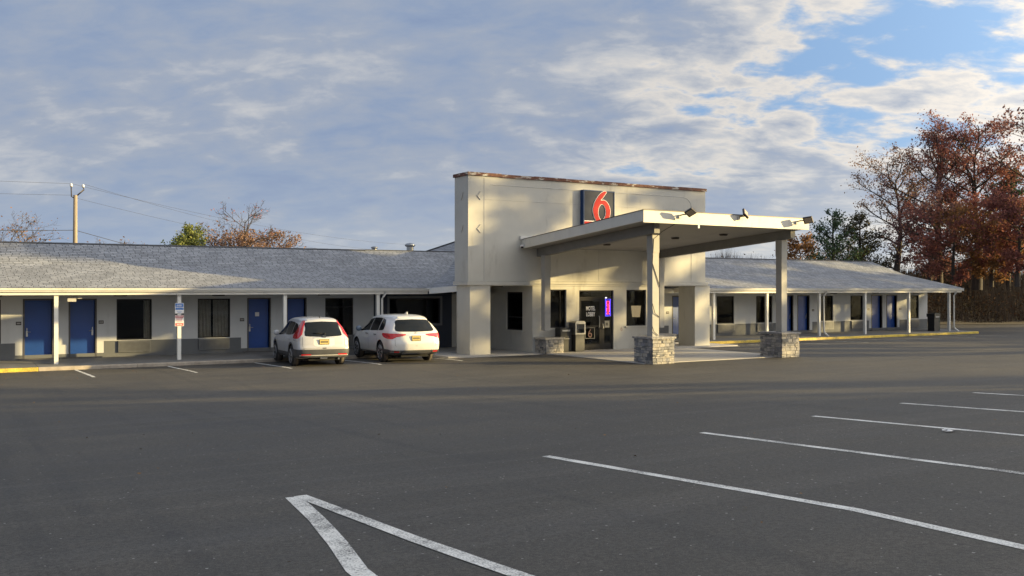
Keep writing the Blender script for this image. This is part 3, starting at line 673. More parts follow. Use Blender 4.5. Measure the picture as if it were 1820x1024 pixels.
MB().box(20.4, 20.7, 36.3, 36.6, 3.55, 3.72).obj('roof_cowl', M_DKMET, LB)

# ------------------------------------------------------------------ entrance canopy
CN = empty('entrance_canopy', (24.4, 29, 0), label='sloping white porte-cochere canopy on four posts in front of the lobby', category='canopy')
def cz(y): return 5.25-(y-25.05)*(.66/7.75)        # top of the deck
X0, X1, YF, YB = 20.42, 28.42, 25.05, 32.79
def slab(x0, x1, y0, y1, t0, t1): # sloped box: top offset t0, bottom offset t1 below the deck line
    return ([(x0,y0,cz(y0)-t1),(x1,y0,cz(y0)-t1),(x1,y1,cz(y1)-t1),(x0,y1,cz(y1)-t1),(x0,y0,cz(y0)-t0),(x1,y0,cz(y0)-t0),(x1,y1,cz(y1)-t0),(x0,y1,cz(y1)-t0)],
            [(0,3,2,1),(4,5,6,7),(0,1,5,4),(1,2,6,5),(2,3,7,6),(3,0,4,7)])
MB().add(*slab(X0+.05, X1-.05, YF+.05, YB, .02, .30)).obj('roof_deck', M_DKMET, CN)
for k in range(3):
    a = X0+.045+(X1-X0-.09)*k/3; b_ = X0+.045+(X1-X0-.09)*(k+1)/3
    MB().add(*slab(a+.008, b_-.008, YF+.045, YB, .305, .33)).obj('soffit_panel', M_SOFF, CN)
MB().add(*slab(X0, X1, YF, YF+.04, 0, .41)).obj('fascia', M_CANF, CN)
MB().add(*slab(X0, X0+.04, YF+.042, YB, 0, .36)).obj('fascia', M_CANF, CN); MB().add(*slab(X1-.04, X1, YF+.042, YB, 0, .36)).obj('fascia', M_CANF, CN)
MB().add(*slab(X0-.015, X1+.015, YF-.015, YF+.05, -.025, -.002)).add(*slab(X0-.015, X0+.05, YF+.052, YB, -.025, -.002)).add(*slab(X1-.05, X1+.015, YF+.052, YB, -.025, -.002)).obj('drip_edge', M_DKMET, CN)
MB().box(20.35, 21.5, 32.72, 32.795, 4.60, 4.74).obj('flashing', M_TRIM, CN)
def beam(xf, xb, w=.24, h=.34):
    m = MB(); y0, y1 = 25.55, 32.78
    v = []
    for (xx, yy) in ((xf, y0), (xb, y1)):
        zt = cz(yy)-.335
        v += [(xx-w/2, yy, zt-h), (xx+w/2, yy, zt-h), (xx+w/2, yy, zt), (xx-w/2, yy, zt)]
    m.add(v, [(0,1,2,3),(7,6,5,4),(0,4,5,1),(1,5,6,2),(2,6,7,3),(3,7,4,0)]); return m.obj('beam', M_BEAM, CN)
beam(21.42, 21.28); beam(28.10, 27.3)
for (px, py, w_) in ((21.66, 26.05, .29), (28.02, 26.05, .29), (21.25, 32.25, .27), (27.2, 32.25, .27)):
    zt = cz(py)-.335-.34
    p = MB().box(px-w_/2, px+w_/2, py-w_/2, py+w_/2, .93, zt-.001).obj('canopy_post', M_POST, CN)
    MB().box(px-w_/2-.012, px+w_/2+.012, py-w_/2-.012, py+w_/2+.012, zt-.62, zt-.005).obj('post_collar', M_POST, p)
def stone_pier(x0, x1, y0, y1, h, seed):
    rnd = random.Random(seed); e = .045
    core = MB().box(x0+e, x1-e, y0+e, y1-e, -.05, h-.07).obj('stone_pier', M_MORT, CN)
    MB().box(x0-.05, x1+.05, y0-.05, y1+.05, h-.068, h).obj('cap_stone', M_STONE, core)
    def face(a0, a1, fixed, axis, out):
        z_ = 0.0
        while z_ < h-.08:
            rh = min(rnd.choice((.06, .08, .10, .13)), h-.072-z_)
            if h-.072-(z_+rh) < .04: rh = h-.072-z_
            a = a0
            while a < a1-.01:
                wv_ = rnd.uniform(.10, .26); b_ = min(a+wv_, a1)
                if a1-b_ < .08: b_ = a1
                pr = rnd.uniform(.0, .022); gp = .006
                m = MB()
                if axis == 'x':
                    f0, f1 = (fixed-pr, fixed+e) if out < 0 else (fixed-e, fixed+pr)
                    m.box(a+gp, b_-gp, f0, f1, z_+gp, z_+rh-gp)
                else:
                    f0, f1 = (fixed-pr, fixed+e) if out < 0 else (fixed-e, fixed+pr)
                    m.box(f0, f1, a+gp, b_-gp, z_+gp, z_+rh-gp)
                m.v = [(p[0]+rnd.uniform(-.004, .004), p[1]+rnd.uniform(-.004, .004), p[2]+rnd.uniform(-.003, .003)) for p in m.v]
                m.obj('stone', M_STONE, core); a = b_
            z_ += rh
    face(x0, x1, y0+.0, 'x', -1); face(y0+e+.002, y1, x0, 'y', -1)
    face(y0+e+.002, y1, x1, 'y', 1)
    return core
stone_pier(21.28, 22.26, 25.62, 26.62, .94, 1); stone_pier(27.58, 28.52, 25.62, 26.72, .95, 2)
stone_pier(21.12, 21.98, 32.05, 32.84, .64, 3); stone_pier(26.98, 27.88, 32.05, 32.75, .64, 4)
for (lx, ly) in ((24.9, 28.6), (23.3, 30.9), (26.2, 27.3)):
    MB().lathe((lx, ly, cz(ly)-.37), [(.13, -.03), (.16, 0), (.16, .03)], 14).obj('ceiling_light', M_DKMET, CN)
MB().box(22.83, 22.9, 25.03, 25.06, 4.72, 4.84).obj('peeling_flap', M_TRIM, CN)
MB().tube([(21.75, 25.0, 5.0), (21.95, 25.25, 4.84), (21.7, 25.6, 4.6), (21.55, 25.88, 4.35), (21.8, 25.89, 3.9), (21.82, 25.88, 3.3), (21.50, 25.885, 3.55), (21.82, 25.885, 2.75), (21.49, 25.885, 2.1), (21.62, 25.87, 1.6), (21.83, 25.885, 1.55), (21.50, 25.885, 1.25), (21.70, 25.87, 1.02), (21.5, 25.8, .96)][:4]+[(21.50, 25.89, 3.5), (21.82, 25.885, 2.7), (21.82, 25.885, 2.68)], .012, 5).obj('loose_cable', M_WIRE, CN)
MB().tube([(21.49, 25.88, 2.1), (21.6, 25.87, 1.75), (21.82, 25.885, 1.62)], .012, 5).tube([(21.49, 25.88, 1.3), (21.55, 25.87, 1.12), (21.75, 25.88, .98)], .012, 5).obj('loose_cable', M_WIRE, CN)

# ------------------------------------------------------------------ floodlights on the canopy edge
M_LENS = mat('lamp_lens', (.42, .34, .24), .25, noise=.1)
def flood(loc, rot, label):
    e = empty('floodlight', loc, 0, label=label, category='floodlight', group='floodlights along the canopy edge')
    bx = MB().box(-.05, .05, -.05, .02, -.10, .02); o = bx.obj('mounting_box', M_TRIMG); o.parent = e
    arm = MB().tube([(0, -.04, 0), (.06, -.12, .02), (.13, -.22, .03)], .022, 8); o = arm.obj('arm', M_DKMET); o.parent = e
    hd = MB().box(-.13, .13, -.035, .035, .0, .34).obj('lamp_head', M_DKMET); hd.parent = e; hd.location = (.13, -.24, .02); hd.rotation_euler = rot
    ln = MB().box(-.10, .10, -.041, -.0355, .05, .31).obj('lens', M_LENS); ln.parent = hd
    return e
flood((21.98, 25.04, 5.13), (R(62), R(35), R(-8)), 'brown floodlight turned down and to the right, left end of canopy fascia')
flood((24.75, 25.04, 5.18), (R(-38), R(38), R(-2)), 'floodlight tilted up with its pale lens showing, middle of canopy fascia')
flood((27.72, 25.04, 5.13), (R(78), R(60), R(10)), 'dark floodlight reaching out past the right corner of the canopy')
cm = empty('security_camera', (20.36, 32.6, 4.33), label='small white dome security camera on the lobby wall at the canopy corner', category='security camera')
o = MB().lathe((20.36, 32.62, 4.38), [(.09, 0), (.1, -.05), (.085, -.12)], 14).obj('housing', M_TRIM, cm, smooth=True)
MB().lathe((20.33, 32.58, 4.30), [(.055, -.06), (.06, 0), (.03, .03)], 12).obj('dome', M_BLACK, cm, smooth=True)

# ------------------------------------------------------------------ the big sign
SG = empty('wall_sign', (24.2, 32.7, 5.8), label='tall dark blue wall sign with a big red 6 above a red band', category='sign')
sx0, sx1, sz0, sz1, sy = 23.34, 24.97, 4.72, 6.76, 32.58
frame_mb(MB(), sx0, sx1, sy-.02, 32.795, sz0, sz1, .045).obj('cabinet', M_NAVS, SG)
MB().box(sx0+.046, sx1-.046, sy, sy+.04, sz0+.046, sz1-.046).obj('face_panel', M_SFACE, SG)
def S(px, py): return (sx0+(px-765)*.00447, sz1-(py-.05*(px-765)-100)*.00379)
outer = [(1005,118),(1030,127),(1010,158),(988,188),(962,217),(1000,217),(1030,234),(1055,268),(1071,310),(1075,352),(1068,400),(1050,440),(1030,470),(1000,488),(960,488),(925,462),(897,418),(880,370),(873,325),(880,285),(896,238),(925,188),(960,146)]
inner = []
for k in range(20):
    t = 2*math.pi*k/20; inner.append((978+46*math.cos(t), 350+90*math.sin(t)))
def smoothpoly(P_, n=3):
    out = []; N = len(P_)
    for i in range(N):
        p0, p1, p2, p3 = P_[i-1], P_[i], P_[(i+1) % N], P_[(i+2) % N]
        for k in range(n):
            t = k/n; out.append(tuple(.5*((2*p1[j])+(-p0[j]+p2[j])*t+(2*p0[j]-5*p1[j]+4*p2[j]-p3[j])*t*t+(-p0[j]+3*p1[j]-3*p2[j]+p3[j])*t**3) for j in (0, 1)))
    return out
def scaled(poly, k):
    # offset the outline outward by k sign-pixels
    out = []; n = len(poly); area = sum(poly[i][0]*poly[(i+1) % n][1]-poly[(i+1) % n][0]*poly[i][1] for i in range(n)); sg = 1 if area > 0 else -1
    for i in range(n):
        a, b_ = Vector(poly[i-1]), Vector(poly[(i+1) % n]); d = (b_-a).normalized(); out.append((poly[i][0]+sg*d.y*k, poly[i][1]-sg*d.x*k))
    return out
def ring_mesh(name, out_p, in_p, y0, y1, material):
    import mathutils.geometry as mg
    A = [Vector((*S(*p), 0)) for p in out_p]; B = [Vector((*S(*p), 0)) for p in in_p]
    tris = mg.tessellate_polygon([A, B]); pts = A+B; n = len(pts)
    m = MB(); m.v = [(p.x, y0, p.y) for p in pts]+[(p.x, y1, p.y) for p in pts]
    m.f = [tuple(t) for t in tris]+[tuple(i+n for i in t[::-1]) for t in tris]
    for st, L in ((0, len(A)), (len(A), len(B))):
        m.f += [(st+i, st+(i+1) % L, st+(i+1) % L+n, st+i+n) for i in range(L)]
    return m.obj(name, material, SG)
op = smoothpoly(outer)
ring_mesh('digit_outline', scaled(op, 5), scaled(inner, -5), sy-.022, sy-.002, M_WHT)
ring_mesh('digit_six', op, inner, sy-.034, sy-.023, M_RED)
bt = S(765, 440)[1]
MB().box(sx0+.046, sx1-.046, sy-.014, sy-.001, sz0+.046, bt-.03).obj('red_band', M_RED, SG)
MB().box(sx0+.046, sx1-.046, sy-.018, sy-.001, bt-.029, bt).obj('band_edge', M_WHT, SG)
text_mesh('band_lettering', 'motel', .27, Vector((sx0+.17, sy-.018, bt-.25)), FACE_Y, M_WHT, SG, depth=.003, bold=.006)

# ------------------------------------------------------------------ neon OPEN sign
ON = empty('neon_sign', (24.87, 32.9, 1.95), label='upright neon OPEN sign with red letters in a blue border in the door sidelight', category='neon sign')
MB().box(24.70, 25.03, 32.905, 32.918, 1.42, 2.20).obj('backing', M_BLACK, ON)
M_NB = mat('neon_blue', (.02, .02, .4), .4, emis=(.10, .06, 1.0), estr=1.3); M_NR = mat('neon_red', (.5, .02, .02), .4, emis=(1.0, .04, .10), estr=1.3)
for k, e in enumerate((0, .04)):
    bw = [(24.73+e, 1.45+e), (25.0-e, 1.45+e), (25.0-e, 2.17-e), (24.73+e, 2.17-e), (24.73+e, 1.45+e)]
    MB().tube([(p[0], 32.898, p[1]) for p in bw], .011, 6).obj('border_tube', M_NB, ON)
ROTV = Matrix.Rotation(R(90), 3, 'X') @ Matrix.Rotation(R(-90), 3, 'Z')
text_mesh('letters', 'OPEN', .235, Vector((24.785, 32.895, 2.10)), ROTV, M_NR, ON, depth=.006, bold=.004, sx=.95)
MB().box(24.72, 24.80, 32.89, 32.90, 2.215, 2.25).obj('status_lamp', mat('neon_white', (.8, .8, .8), .4, emis=(1, .95, 1), estr=1.4), ON)

# warm lamp on the counter behind the right-hand window
LM = empty('table_lamp', (26.84, 33.45, 1.0), label='warm lit lamp shade on the counter behind the lobby window', category='lamp')
M_SHADE = mat('lamp_shade', (.7, .55, .35), .8, emis=(1.0, .72, .36), estr=.32)
MB().lathe((26.84, 33.45, 1.36), [(.17, 0), (.22, .50)], 18).obj('lamp_shade', M_SHADE, LM, smooth=True)
MB().lathe((26.84, 33.45, 1.0), [(.13, 0), (.05, .05), (.03, .35)], 12).obj('lamp_base', M_BLACK, LM, smooth=True)

# ------------------------------------------------------------------ waste bins
TB = empty('litter_bin', (23.0, 32.5, 0), label='tall steel litter bin with an open hood beside the lobby door', category='litter bin')
MB().box(22.72, 23.17, 32.25, 32.66, .03, .72).obj('bin_body', mat('brushed_steel', (.10, .10, .10), .35, metal=.7, noise=.15, nscale=3), TB)
hd = frame_mb(MB(), 22.69, 23.20, 32.22, 32.69, .73, 1.22, .06)
hd.prism([(22.69, 1.22), (23.20, 1.22), (23.14, 1.28), (22.75, 1.28)], 'y', 32.22, 32.69).box(22.75, 23.14, 32.6, 32.68, .79, 1.16).obj('hood', M_STEEL, TB)
MB().box(22.78, 23.1, 32.35, 32.595, .79, .93).obj('liner', M_BLACK, TB)
CT = empty('newspaper_box', (22.35, 32.55, 0), label='low black box with pale trim behind the stone pier, left of the steel bin', category='box')
MB().box(22.08, 22.62, 32.4, 32.8, .03, 1.0).obj('box_body', M_BLACK, CT); MB().box(22.16, 22.54, 32.388, 32.398, .86, .93).obj('trim', M_STEEL, CT); MB().box(22.16, 22.54, 32.388, 32.398, .55, .57).obj('trim', M_STEEL, CT)
B2 = empty('litter_bin', (52.0, 36.0, .04), label='black litter bin standing at the far right end of the walkway', category='litter bin')
MB().box(51.55, 52.0, 35.85, 36.3, .05, .92).obj('bin_body', M_BLACK, B2); MB().box(51.5, 52.05, 35.8, 36.35, .925, 1.12).obj('bin_lid', M_BLACK, B2)
MB().box(51.6, 51.95, 35.79, 35.799, .90, .96).obj('flap', M_TRIMG, B2)
MB().box(52.15, 52.6, 36.2, 36.6, .07, 1.15).obj('utility_box', mat('utility_green', (.045, .06, .045), .6, noise=.2), None, label='dark green utility box between the black bin and the end post', category='utility box')

# ------------------------------------------------------------------ signs on the second post
def small_sign(x_, z0, z1, label, top, body, lines):
    e = empty('parking_sign', (x_, 35.6, z0), label=label, category='sign'); y_ = 35.62
    MB().box(x_-.155, x_+.155, y_-.004, y_, z0, z1).obj('plate', M_WHT, e); return e
e = small_sign(7.69, 1.73, 2.10, 'blue and white parking sign, upper of two on the porch post', 0, 0, 0)
MB().box(7.69-.14, 7.69+.14, 35.6125, 35.6155, 1.86, 2.085).obj('blue_field', M_SBLUE, e)
text_mesh('lettering', 'GUEST\nPARKING', .075, Vector((7.69, 35.611, 1.99)), FACE_Y, M_WHT, e, depth=.0008, align='CENTER', bold=.001, sx=.85)
m = MB()
for k, wv_ in enumerate((.10, .07)): m.box(7.69-wv_, 7.69+wv_, 35.6125, 35.6155, 1.79-k*.035, 1.80-k*.035)
m.obj('small_print', M_SBLUE, e)
e = small_sign(7.69, 1.27, 1.66, 'red and white notice, lower of two signs on the porch post', 0, 0, 0)
MB().box(7.69-.14, 7.69+.14, 35.6125, 35.6155, 1.57, 1.645).box(7.69-.14, 7.69+.14, 35.6125, 35.6155, 1.285, 1.38).obj('red_field', M_SRED2, e)
m = MB()
for k in range(4): m.box(7.69-.12+.01*(k % 2), 7.69+.11-.015*(k % 3), 35.6125, 35.6155, 1.54-k*.043, 1.553-k*.043)
m.obj('small_print', M_SRED2, e)
m = MB()
for k in range(5): m.box(7.69-.11+k*.046, 7.69-.11+k*.046+.03, 35.609, 35.612, 1.595, 1.622)
for k in range(4): m.box(7.69-.09+k*.05, 7.69-.09+k*.05+.03, 35.609, 35.612, 1.32, 1.35)
m.obj('small_print', M_WHT, e)
MB().box(7.69-.15, 7.69-.075, 35.60, 35.632, 1.67, 1.71).box(7.69+.075, 7.69+.15, 35.60, 35.632, 1.67, 1.71).obj('clamps', M_DKMET, e)
# litter on a bay line
lt = MB(); rl = random.Random(8)
for k in range(4):
    ox, oy = 11.98+rl.uniform(-.06, .06), 8.1+rl.uniform(-.05, .05); zb_ = g(oy)+.008; a = rl.uniform(0, 3)
    P5 = [(ox+.08*math.cos(a+t)*rl.uniform(.5, 1), oy+.06*math.sin(a+t)*rl.uniform(.5, 1), zb_+rl.uniform(0, .04)) for t in (0, 1.2, 2.4, 3.7, 5)]
    lt.add(P5+[(ox, oy, zb_+.03)], [(0, 1, 5), (1, 2, 5), (2, 3, 5), (3, 4, 5), (4, 0, 5)])
lt.obj('crumpled_paper', M_WHT, None, label='crumpled white paper lying on a bay line of the empty lot', category='litter')
lv = MB()
for k in range(420):
    ox, oy = rl.uniform(-6, 34), rl.uniform(5, 33); 
    if rl.random() < .5: oy = rl.uniform(29, 34.6)
    a = rl.uniform(0, 6.3); s_ = rl.uniform(.015, .035); z_ = g(oy)+.006
    lv.quad(*[(ox+s_*math.cos(a+t)*(1 if k_ % 2 else .55), oy+s_*math.sin(a+t)*(1 if k_ % 2 else .55), z_+rl.uniform(0, .02)) for k_, t in enumerate((0, 1.57, 3.14, 4.71))])
lv.obj('fallen_leaves', mat('dead_leaf', (.20, .12, .06), .9, noise=.4, nscale=3), None, kind='stuff', label='scattered dead leaves and grit on the asphalt', category='leaves')

# ------------------------------------------------------------------ cars
def interp(tab, v):
    if v <= tab[0][0]: return tab[0][1]
    for (a, fa), (b_, fb) in zip(tab[:-1], tab[1:]):
        if v <= b_:
            t = (v-a)/(b_-a); t = t*t*(3-2*t)*.5+t*.5; return fa+(fb-fa)*t
    return tab[-1][1]
def catmull(P_, n):
    out = []
    for i in range(len(P_)-1):
        p0 = P_[max(i-1, 0)]; p1 = P_[i]; p2 = P_[i+1]; p3 = P_[min(i+2, len(P_)-1)]
        for k in range(n):
            t = k/n; out.append(tuple(.5*((2*p1[j])+(-p0[j]+p2[j])*t+(2*p0[j]-5*p1[j]+4*p2[j]-p3[j])*t*t+(-p0[j]+3*p1[j]-3*p2[j]+p3[j])*t**3) for j in range(len(p1))))
    out.append(P_[-1]); return out
def car_paint(name, col, rough):
    def f(n, bs, t):
        # road dust low on the body
        s3 = n.n.new('ShaderNodeSeparateXYZ'); n.l.new(t, s3.inputs[0])
        d = n.math('MULTIPLY', n.smooth(s3.outputs[2], .95, .35), n.ramp(n.noise(t, 3, 5), [(.3, .3), (.7, .75)]))
        n.l.new(n.mix(n.math('MULTIPLY', d, .6), col, (.30, .27, .23)), bs.inputs['Base Color'])
    return mat(name, rough=rough, coat=.5, spec=.5, fn=f)
M_TYRE = mat('tyre', (.022, .021, .021), .85, noise=.3, nscale=20); M_CGL = mat('car_glass', (.006, .008, .010), .10, spec=.35)
M_CLAD = mat('grey_cladding', (.055, .056, .06), .6, noise=.15); M_TAIL = mat('tail_lamp_red', (.55, .015, .02), .15, coat=.8, noise=.15, nscale=12)
M_TCLR = mat('tail_lamp_clear', (.5, .48, .46), .15, coat=.6); M_CHR = mat('chrome', (.75, .75, .75), .12, metal=1.0)
M_PLATE = mat('yellow_plate', (.62, .48, .17), .5, noise=.1, nscale=12); M_INK = mat('plate_ink', (.05, .05, .06), .6); M_UND = mat('underbody', (.012, .012, .012), .9)
M_RIM = mat('alloy_rim', (.36, .36, .37), .35, metal=.8); M_TREAD = mat('dusty_tread', (.10, .085, .07), .95, noise=.3, nscale=25)

def build_car(D):
    e = empty('parked_car', D['loc'], D['rz'], label=D['label'], category='car')
    def mk(m, name, material, parent=e, smooth=True, **kw):
        me = bpy.data.meshes.new(name); me.from_pydata(m.v, [], m.f); me.update(); o = bpy.data.objects.new(name, me); COL.objects.link(o)
        if material: me.materials.append(material)
        if smooth: me.polygons.foreach_set('use_smooth', [True]*len(me.polygons))
        o.parent = parent
        for k, v in kw.items(): o[k] = v
        return o
    L = D['L']; NS = 46
    ys = [L*(.5-.5*math.cos(math.pi*i/NS)) if i in () else L*i/NS for i in range(NS+1)]
    ys = sorted(set([0, .03, .08, .16]+[v for v in ys if .2 < v < L-.2]+[L-.14, L-.06, L-.02, L]))
    def half(y):
        w_, wr, rf, bl = interp(D['w'], y), interp(D['wr'], y), interp(D['roof'], y), interp(D['belt'], y)
        zb = interp(D['bot'], y); up = rf-bl
        base = [(0, zb), (.80*w_, zb), (.95*w_, zb+.07), (.985*w_, zb+.2), (w_, .72), (.995*w_, bl-.16), (.965*w_, bl-.03)]
        k = min(1, up/.35)
        top = [(.945*w_+(wr+.06-.945*w_)*.10*k, bl+.06*k), (.93*w_+(wr+.06-.93*w_)*.55, bl+.5*up), (wr+.065, rf-.14*k-.01), (wr+.0, rf-.045*k-.004), (wr*.62, rf-.008), (0, rf)]
        return catmull(base+top, 3)
    lean = D['lean']; fl = D['flean']
    rings = []
    for y in ys:
        h = half(y); pts = []
        k = max(0, 1-y/1.1)**1.3; kf = max(0, 1-(L-y)/.9)**1.3
        for (x_, z_) in h:
            pts.append((x_, y+interp(lean, z_)*k-interp(fl, z_)*kf, z_))
        rings.append(pts)
    N = len(rings[0]); m = MB()
    def ring_full(r_): return [(-p[0], p[1], p[2]) for p in r_[::-1]]+[p for p in r_[1:-1]]   # roof centre(-) .. bottom .. up to last before roof
    M_ = None; full = [ring_full(r_) for r_ in rings]; M_ = len(full[0])
    for r_ in full: m.v += r_
    for i in range(len(full)-1):
        for k in range(M_): m.f.append((i*M_+k, i*M_+(k+1) % M_, (i+1)*M_+(k+1) % M_, (i+1)*M_+k))
    # rear and front caps: rows of vertices across between equal levels
    for cap, idx, sg in ((0, 0, -1), (1, len(full)-1, 1)):
        off = idx*M_; NC = 8
        # left level k -> index N-1-k ; right level k -> index N-1+k
        prev = None
        for lv in range(0, N):
            li = off+(N-1-lv); ri = off+((N-1+lv) % M_) if lv not in (0, N-1) else li
            if lv == 0: prev = [li]; continue
            if lv == N-1: cur = [li]
            else:
                lp = m.v[li]; rp = m.v[ri]; cur = [li]
                for c in range(1, NC):
                    t = c/NC; xf = 2*t-1; bulge = D['bulge']*(1-abs(xf)**2.6)*min(1, lv/3)*min(1, (N-1-lv)/2.5)
                    m.v.append((lp[0]+(rp[0]-lp[0])*t, lp[1]+sg*bulge, lp[2]+(.0 if lv < N-8 else .012*(1-xf*xf)))); cur.append(len(m.v)-1)
                cur.append(ri)
            if len(prev) == 1: fs = [(prev[0], cur[c], cur[c+1]) for c in range(len(cur)-1)]
            elif len(cur) == 1: fs = [(prev[c], cur[0], prev[c+1]) for c in range(len(prev)-1)]
            else: fs = [(prev[c], cur[c], cur[c+1], prev[c+1]) for c in range(len(cur)-1)]
            m.f += fs if sg < 0 else [f_[::-1] for f_ in fs]
            prev = cur
    paint = D['paint']
    body = mk(m, 'body', paint)
    import bmesh
    bm = bmesh.new(); bm.from_mesh(body.data); bmesh.ops.recalc_face_normals(bm, faces=bm.faces); bm.to_mesh(body.data)
    bvh = BVHTree.FromBMesh(bm); bm.free()
    # wheel-arch cuts
    wr_ = D['wheel_r']
    cut = MB()
    for wy in D['wheels']: cut.lathe((-1.2, wy, wr_), [(wr_+.075, 0), (wr_+.075, .55)], 28, 'x').lathe((.65, wy, wr_), [(wr_+.075, 0), (wr_+.075, .55)], 28, 'x')
    co = mk(cut, 'cutter', M_UND, parent=None, smooth=False)
    bm = bmesh.new(); bm.from_mesh(co.data); bmesh.ops.recalc_face_normals(bm, faces=bm.faces); bm.to_mesh(co.data); bm.free()
    body.data.materials.append(M_UND)
    md = body.modifiers.new('b', 'BOOLEAN'); md.operation = 'DIFFERENCE'; md.object = co; md.solver = 'EXACT'
    try: md.material_mode = 'TRANSFER'
    except Exception: pass
    bpy.context.view_layer.update()
    # evaluate with the body at the origin so that cutter and body agree
    pl_, pr_ = e.location.copy(), e.rotation_euler.copy(); e.location = (0, 0, 0); e.rotation_euler = (0, 0, 0); bpy.context.view_layer.update()
    me2 = bpy.data.meshes.new_from_object(body.evaluated_get(bpy.context.evaluated_depsgraph_get()))
    e.location = pl_; e.rotation_euler = pr_
    body.modifiers.clear(); body.data = me2; me2.name = 'body'
    bpy.data.objects.remove(co)
    try: me2.set_sharp_from_angle(angle=R(38))
    except Exception: pass
    # patches projected onto the body surface
    def side(name, cols, material, parent=body, off=.006, sgn=-1, rows=5):
        m = MB()
        for (yy, lo, hi) in cols:
            for r_ in range(rows+1):
                z_ = lo+(hi-lo)*r_/rows; h = bvh.ray_cast(Vector((sgn*2, yy, z_)), Vector((-sgn, 0, 0)))
                x_ = h[0].x if h[0] else sgn*.7; m.v.append((x_+sgn*off, yy, z_))
        k = rows+1; m.f = [(i*k+j, (i+1)*k+j, (i+1)*k+j+1, i*k+j+1) for i in range(len(cols)-1) for j in range(rows)]
        return mk(m, name, material, parent)
    def rear(name, cols, material, parent=body, off=.006, rows=5, from_y=-2, dy=1):
        m = MB()
        for (xx, lo, hi) in cols:
            for r_ in range(rows+1):
                z_ = lo+(hi-lo)*r_/rows; h = bvh.ray_cast(Vector((xx, from_y, z_)), Vector((0, dy, 0)))
                y_ = h[0].y if h[0] else .3; m.v.append((xx, y_-dy*off, z_))
        k = rows+1; m.f = [(i*k+j, (i+1)*k+j, (i+1)*k+j+1, i*k+j+1) for i in range(len(cols)-1) for j in range(rows)]
        return mk(m, name, material, parent)
    def radial(name, cols, material, parent=body, off=.008, rows=6, c=(0, 1.2)):
        """cols: (angle in degrees seen from straight behind, + to the right, lo, hi)"""
        m = MB()
        for (an, lo, hi) in cols:
            d = Vector((math.sin(R(an)), -math.cos(R(an)), 0)); o_ = Vector((c[0], c[1], 0))+d*4
            for r_ in range(rows+1):
                z_ = lo+(hi-lo)*r_/rows; h = bvh.ray_cast(Vector((o_.x, o_.y, z_)), -d)
                p = h[0]+h[1]*off*(1 if h[1].dot(d) > 0 else -1) if h[0] else Vector((c[0], c[1], z_))
                m.v.append(tuple(p))
        k = rows+1; m.f = [(i*k+j, (i+1)*k+j, (i+1)*k+j+1, i*k+j+1) for i in range(len(cols)-1) for j in range(rows)]
        return mk(m, name, material, parent)
    def lin(cols, n=14):
        out = []
        for i in range(n+1):
            v = cols[0][0]+(cols[-1][0]-cols[0][0])*i/n
            lo = None
            for a, b_ in zip(cols[:-1], cols[1:]):
                lo_, hi_ = (a[0], b_[0])
                if min(lo_, hi_)-1e-9 <= v <= max(lo_, hi_)+1e-9:
                    t = (v-a[0])/((b_[0]-a[0]) or 1); lo = (v, a[1]+(b_[1]-a[1])*t, a[2]+(b_[2]-a[2])*t); break
            out.append(lo or cols[-1])
        return out
    # wheels
    for wy in D['wheels']:
        for sgn in (-1, 1):
            cx_ = sgn*(D['track']/2); tw = .12
            prof = [(wr_*.66, -tw), (wr_*.93, -tw), (wr_, -tw*.7), (wr_, tw*.7), (wr_*.93, tw), (wr_*.66, tw)]
            wv_ = mk(MB().lathe((cx_, wy, wr_), prof, 28, 'x'), 'wheel', M_TYRE, e, smooth=False)
            mk(MB().lathe((cx_, wy, wr_), [(wr_+.002, -tw*.6), (wr_+.003, 0), (wr_+.002, tw*.6)], 28, 'x'), 'tread', M_TREAD, wv_, smooth=True)
            rm_ = MB(); xo = cx_+sgn*(tw+.004)
            rm_.lathe((xo-sgn*.03, wy, wr_), [(wr_*.10, 0), (wr_*.12, sgn*.02), (wr_*.05, sgn*.03)], 14, 'x')
            for k in range(D['spokes']):
                a = 2*math.pi*k/D['spokes']+.3
                for q in (-.13, .13):
                    p0 = (xo-sgn*.02, wy+wr_*.1*math.cos(a), wr_+wr_*.1*math.sin(a)); p1 = (xo-sgn*.008, wy+wr_*.66*math.cos(a+q), wr_+wr_*.66*math.sin(a+q)); rm_.tube([p0, p1], .018, 5)
            n = 28; st = len(rm_.v)
            rm_.tube([(xo-sgn*.004, wy+wr_*.66*math.cos(2*math.pi*k/n), wr_+wr_*.66*math.sin(2*math.pi*k/n)) for k in range(n+1)], .017, 5)
            mk(rm_, 'rim', M_RIM, wv_, smooth=True)
            mk(MB().lathe((xo-sgn*.07, wy, wr_), [(wr_*.64, 0), (wr_*.64, sgn*.01)], 20, 'x'), 'brake_disc', M_UND, wv_, smooth=False)
    mk(MB().box(-.62, .62, .35, L-.5, .2, .36).box(-.5, .5, .12, .4, .22, .34), 'underbody', M_UND, smooth=False)
    D['detail'](dict(side=side, rear=rear, radial=radial, lin=lin, mk=mk, e=e, body=body, MB=MB, bvh=bvh, L=L))
    return e

def plate(T, x0, z0, w_=.31, h=.155, mat_=None):
    mk, e, bvh, body = T['mk'], T['e'], T['bvh'], T['body']
    h_ = bvh.ray_cast(Vector((x0, -2, z0)), Vector((0, 1, 0))); y = h_[0].y-.03
    p = mk(MB().box(x0-w_/2, x0+w_/2, y, y+.012, z0-h/2, z0+h/2), 'number_plate', M_PLATE, body, smooth=False)
    mk(frame_mb(MB(), x0-w_/2-.012, x0+w_/2+.012, y-.004, y+.014, z0-h/2-.012, z0+h/2+.012, .011), 'plate_frame', M_UND, body, smooth=False)
    m = MB()
    for k in range(6): m.box(x0-.12+k*.042, x0-.12+k*.042+.026, y-.003, y-.0005, z0-.032, z0+.030)
    mk(m, 'plate_characters', M_INK, p, smooth=False)

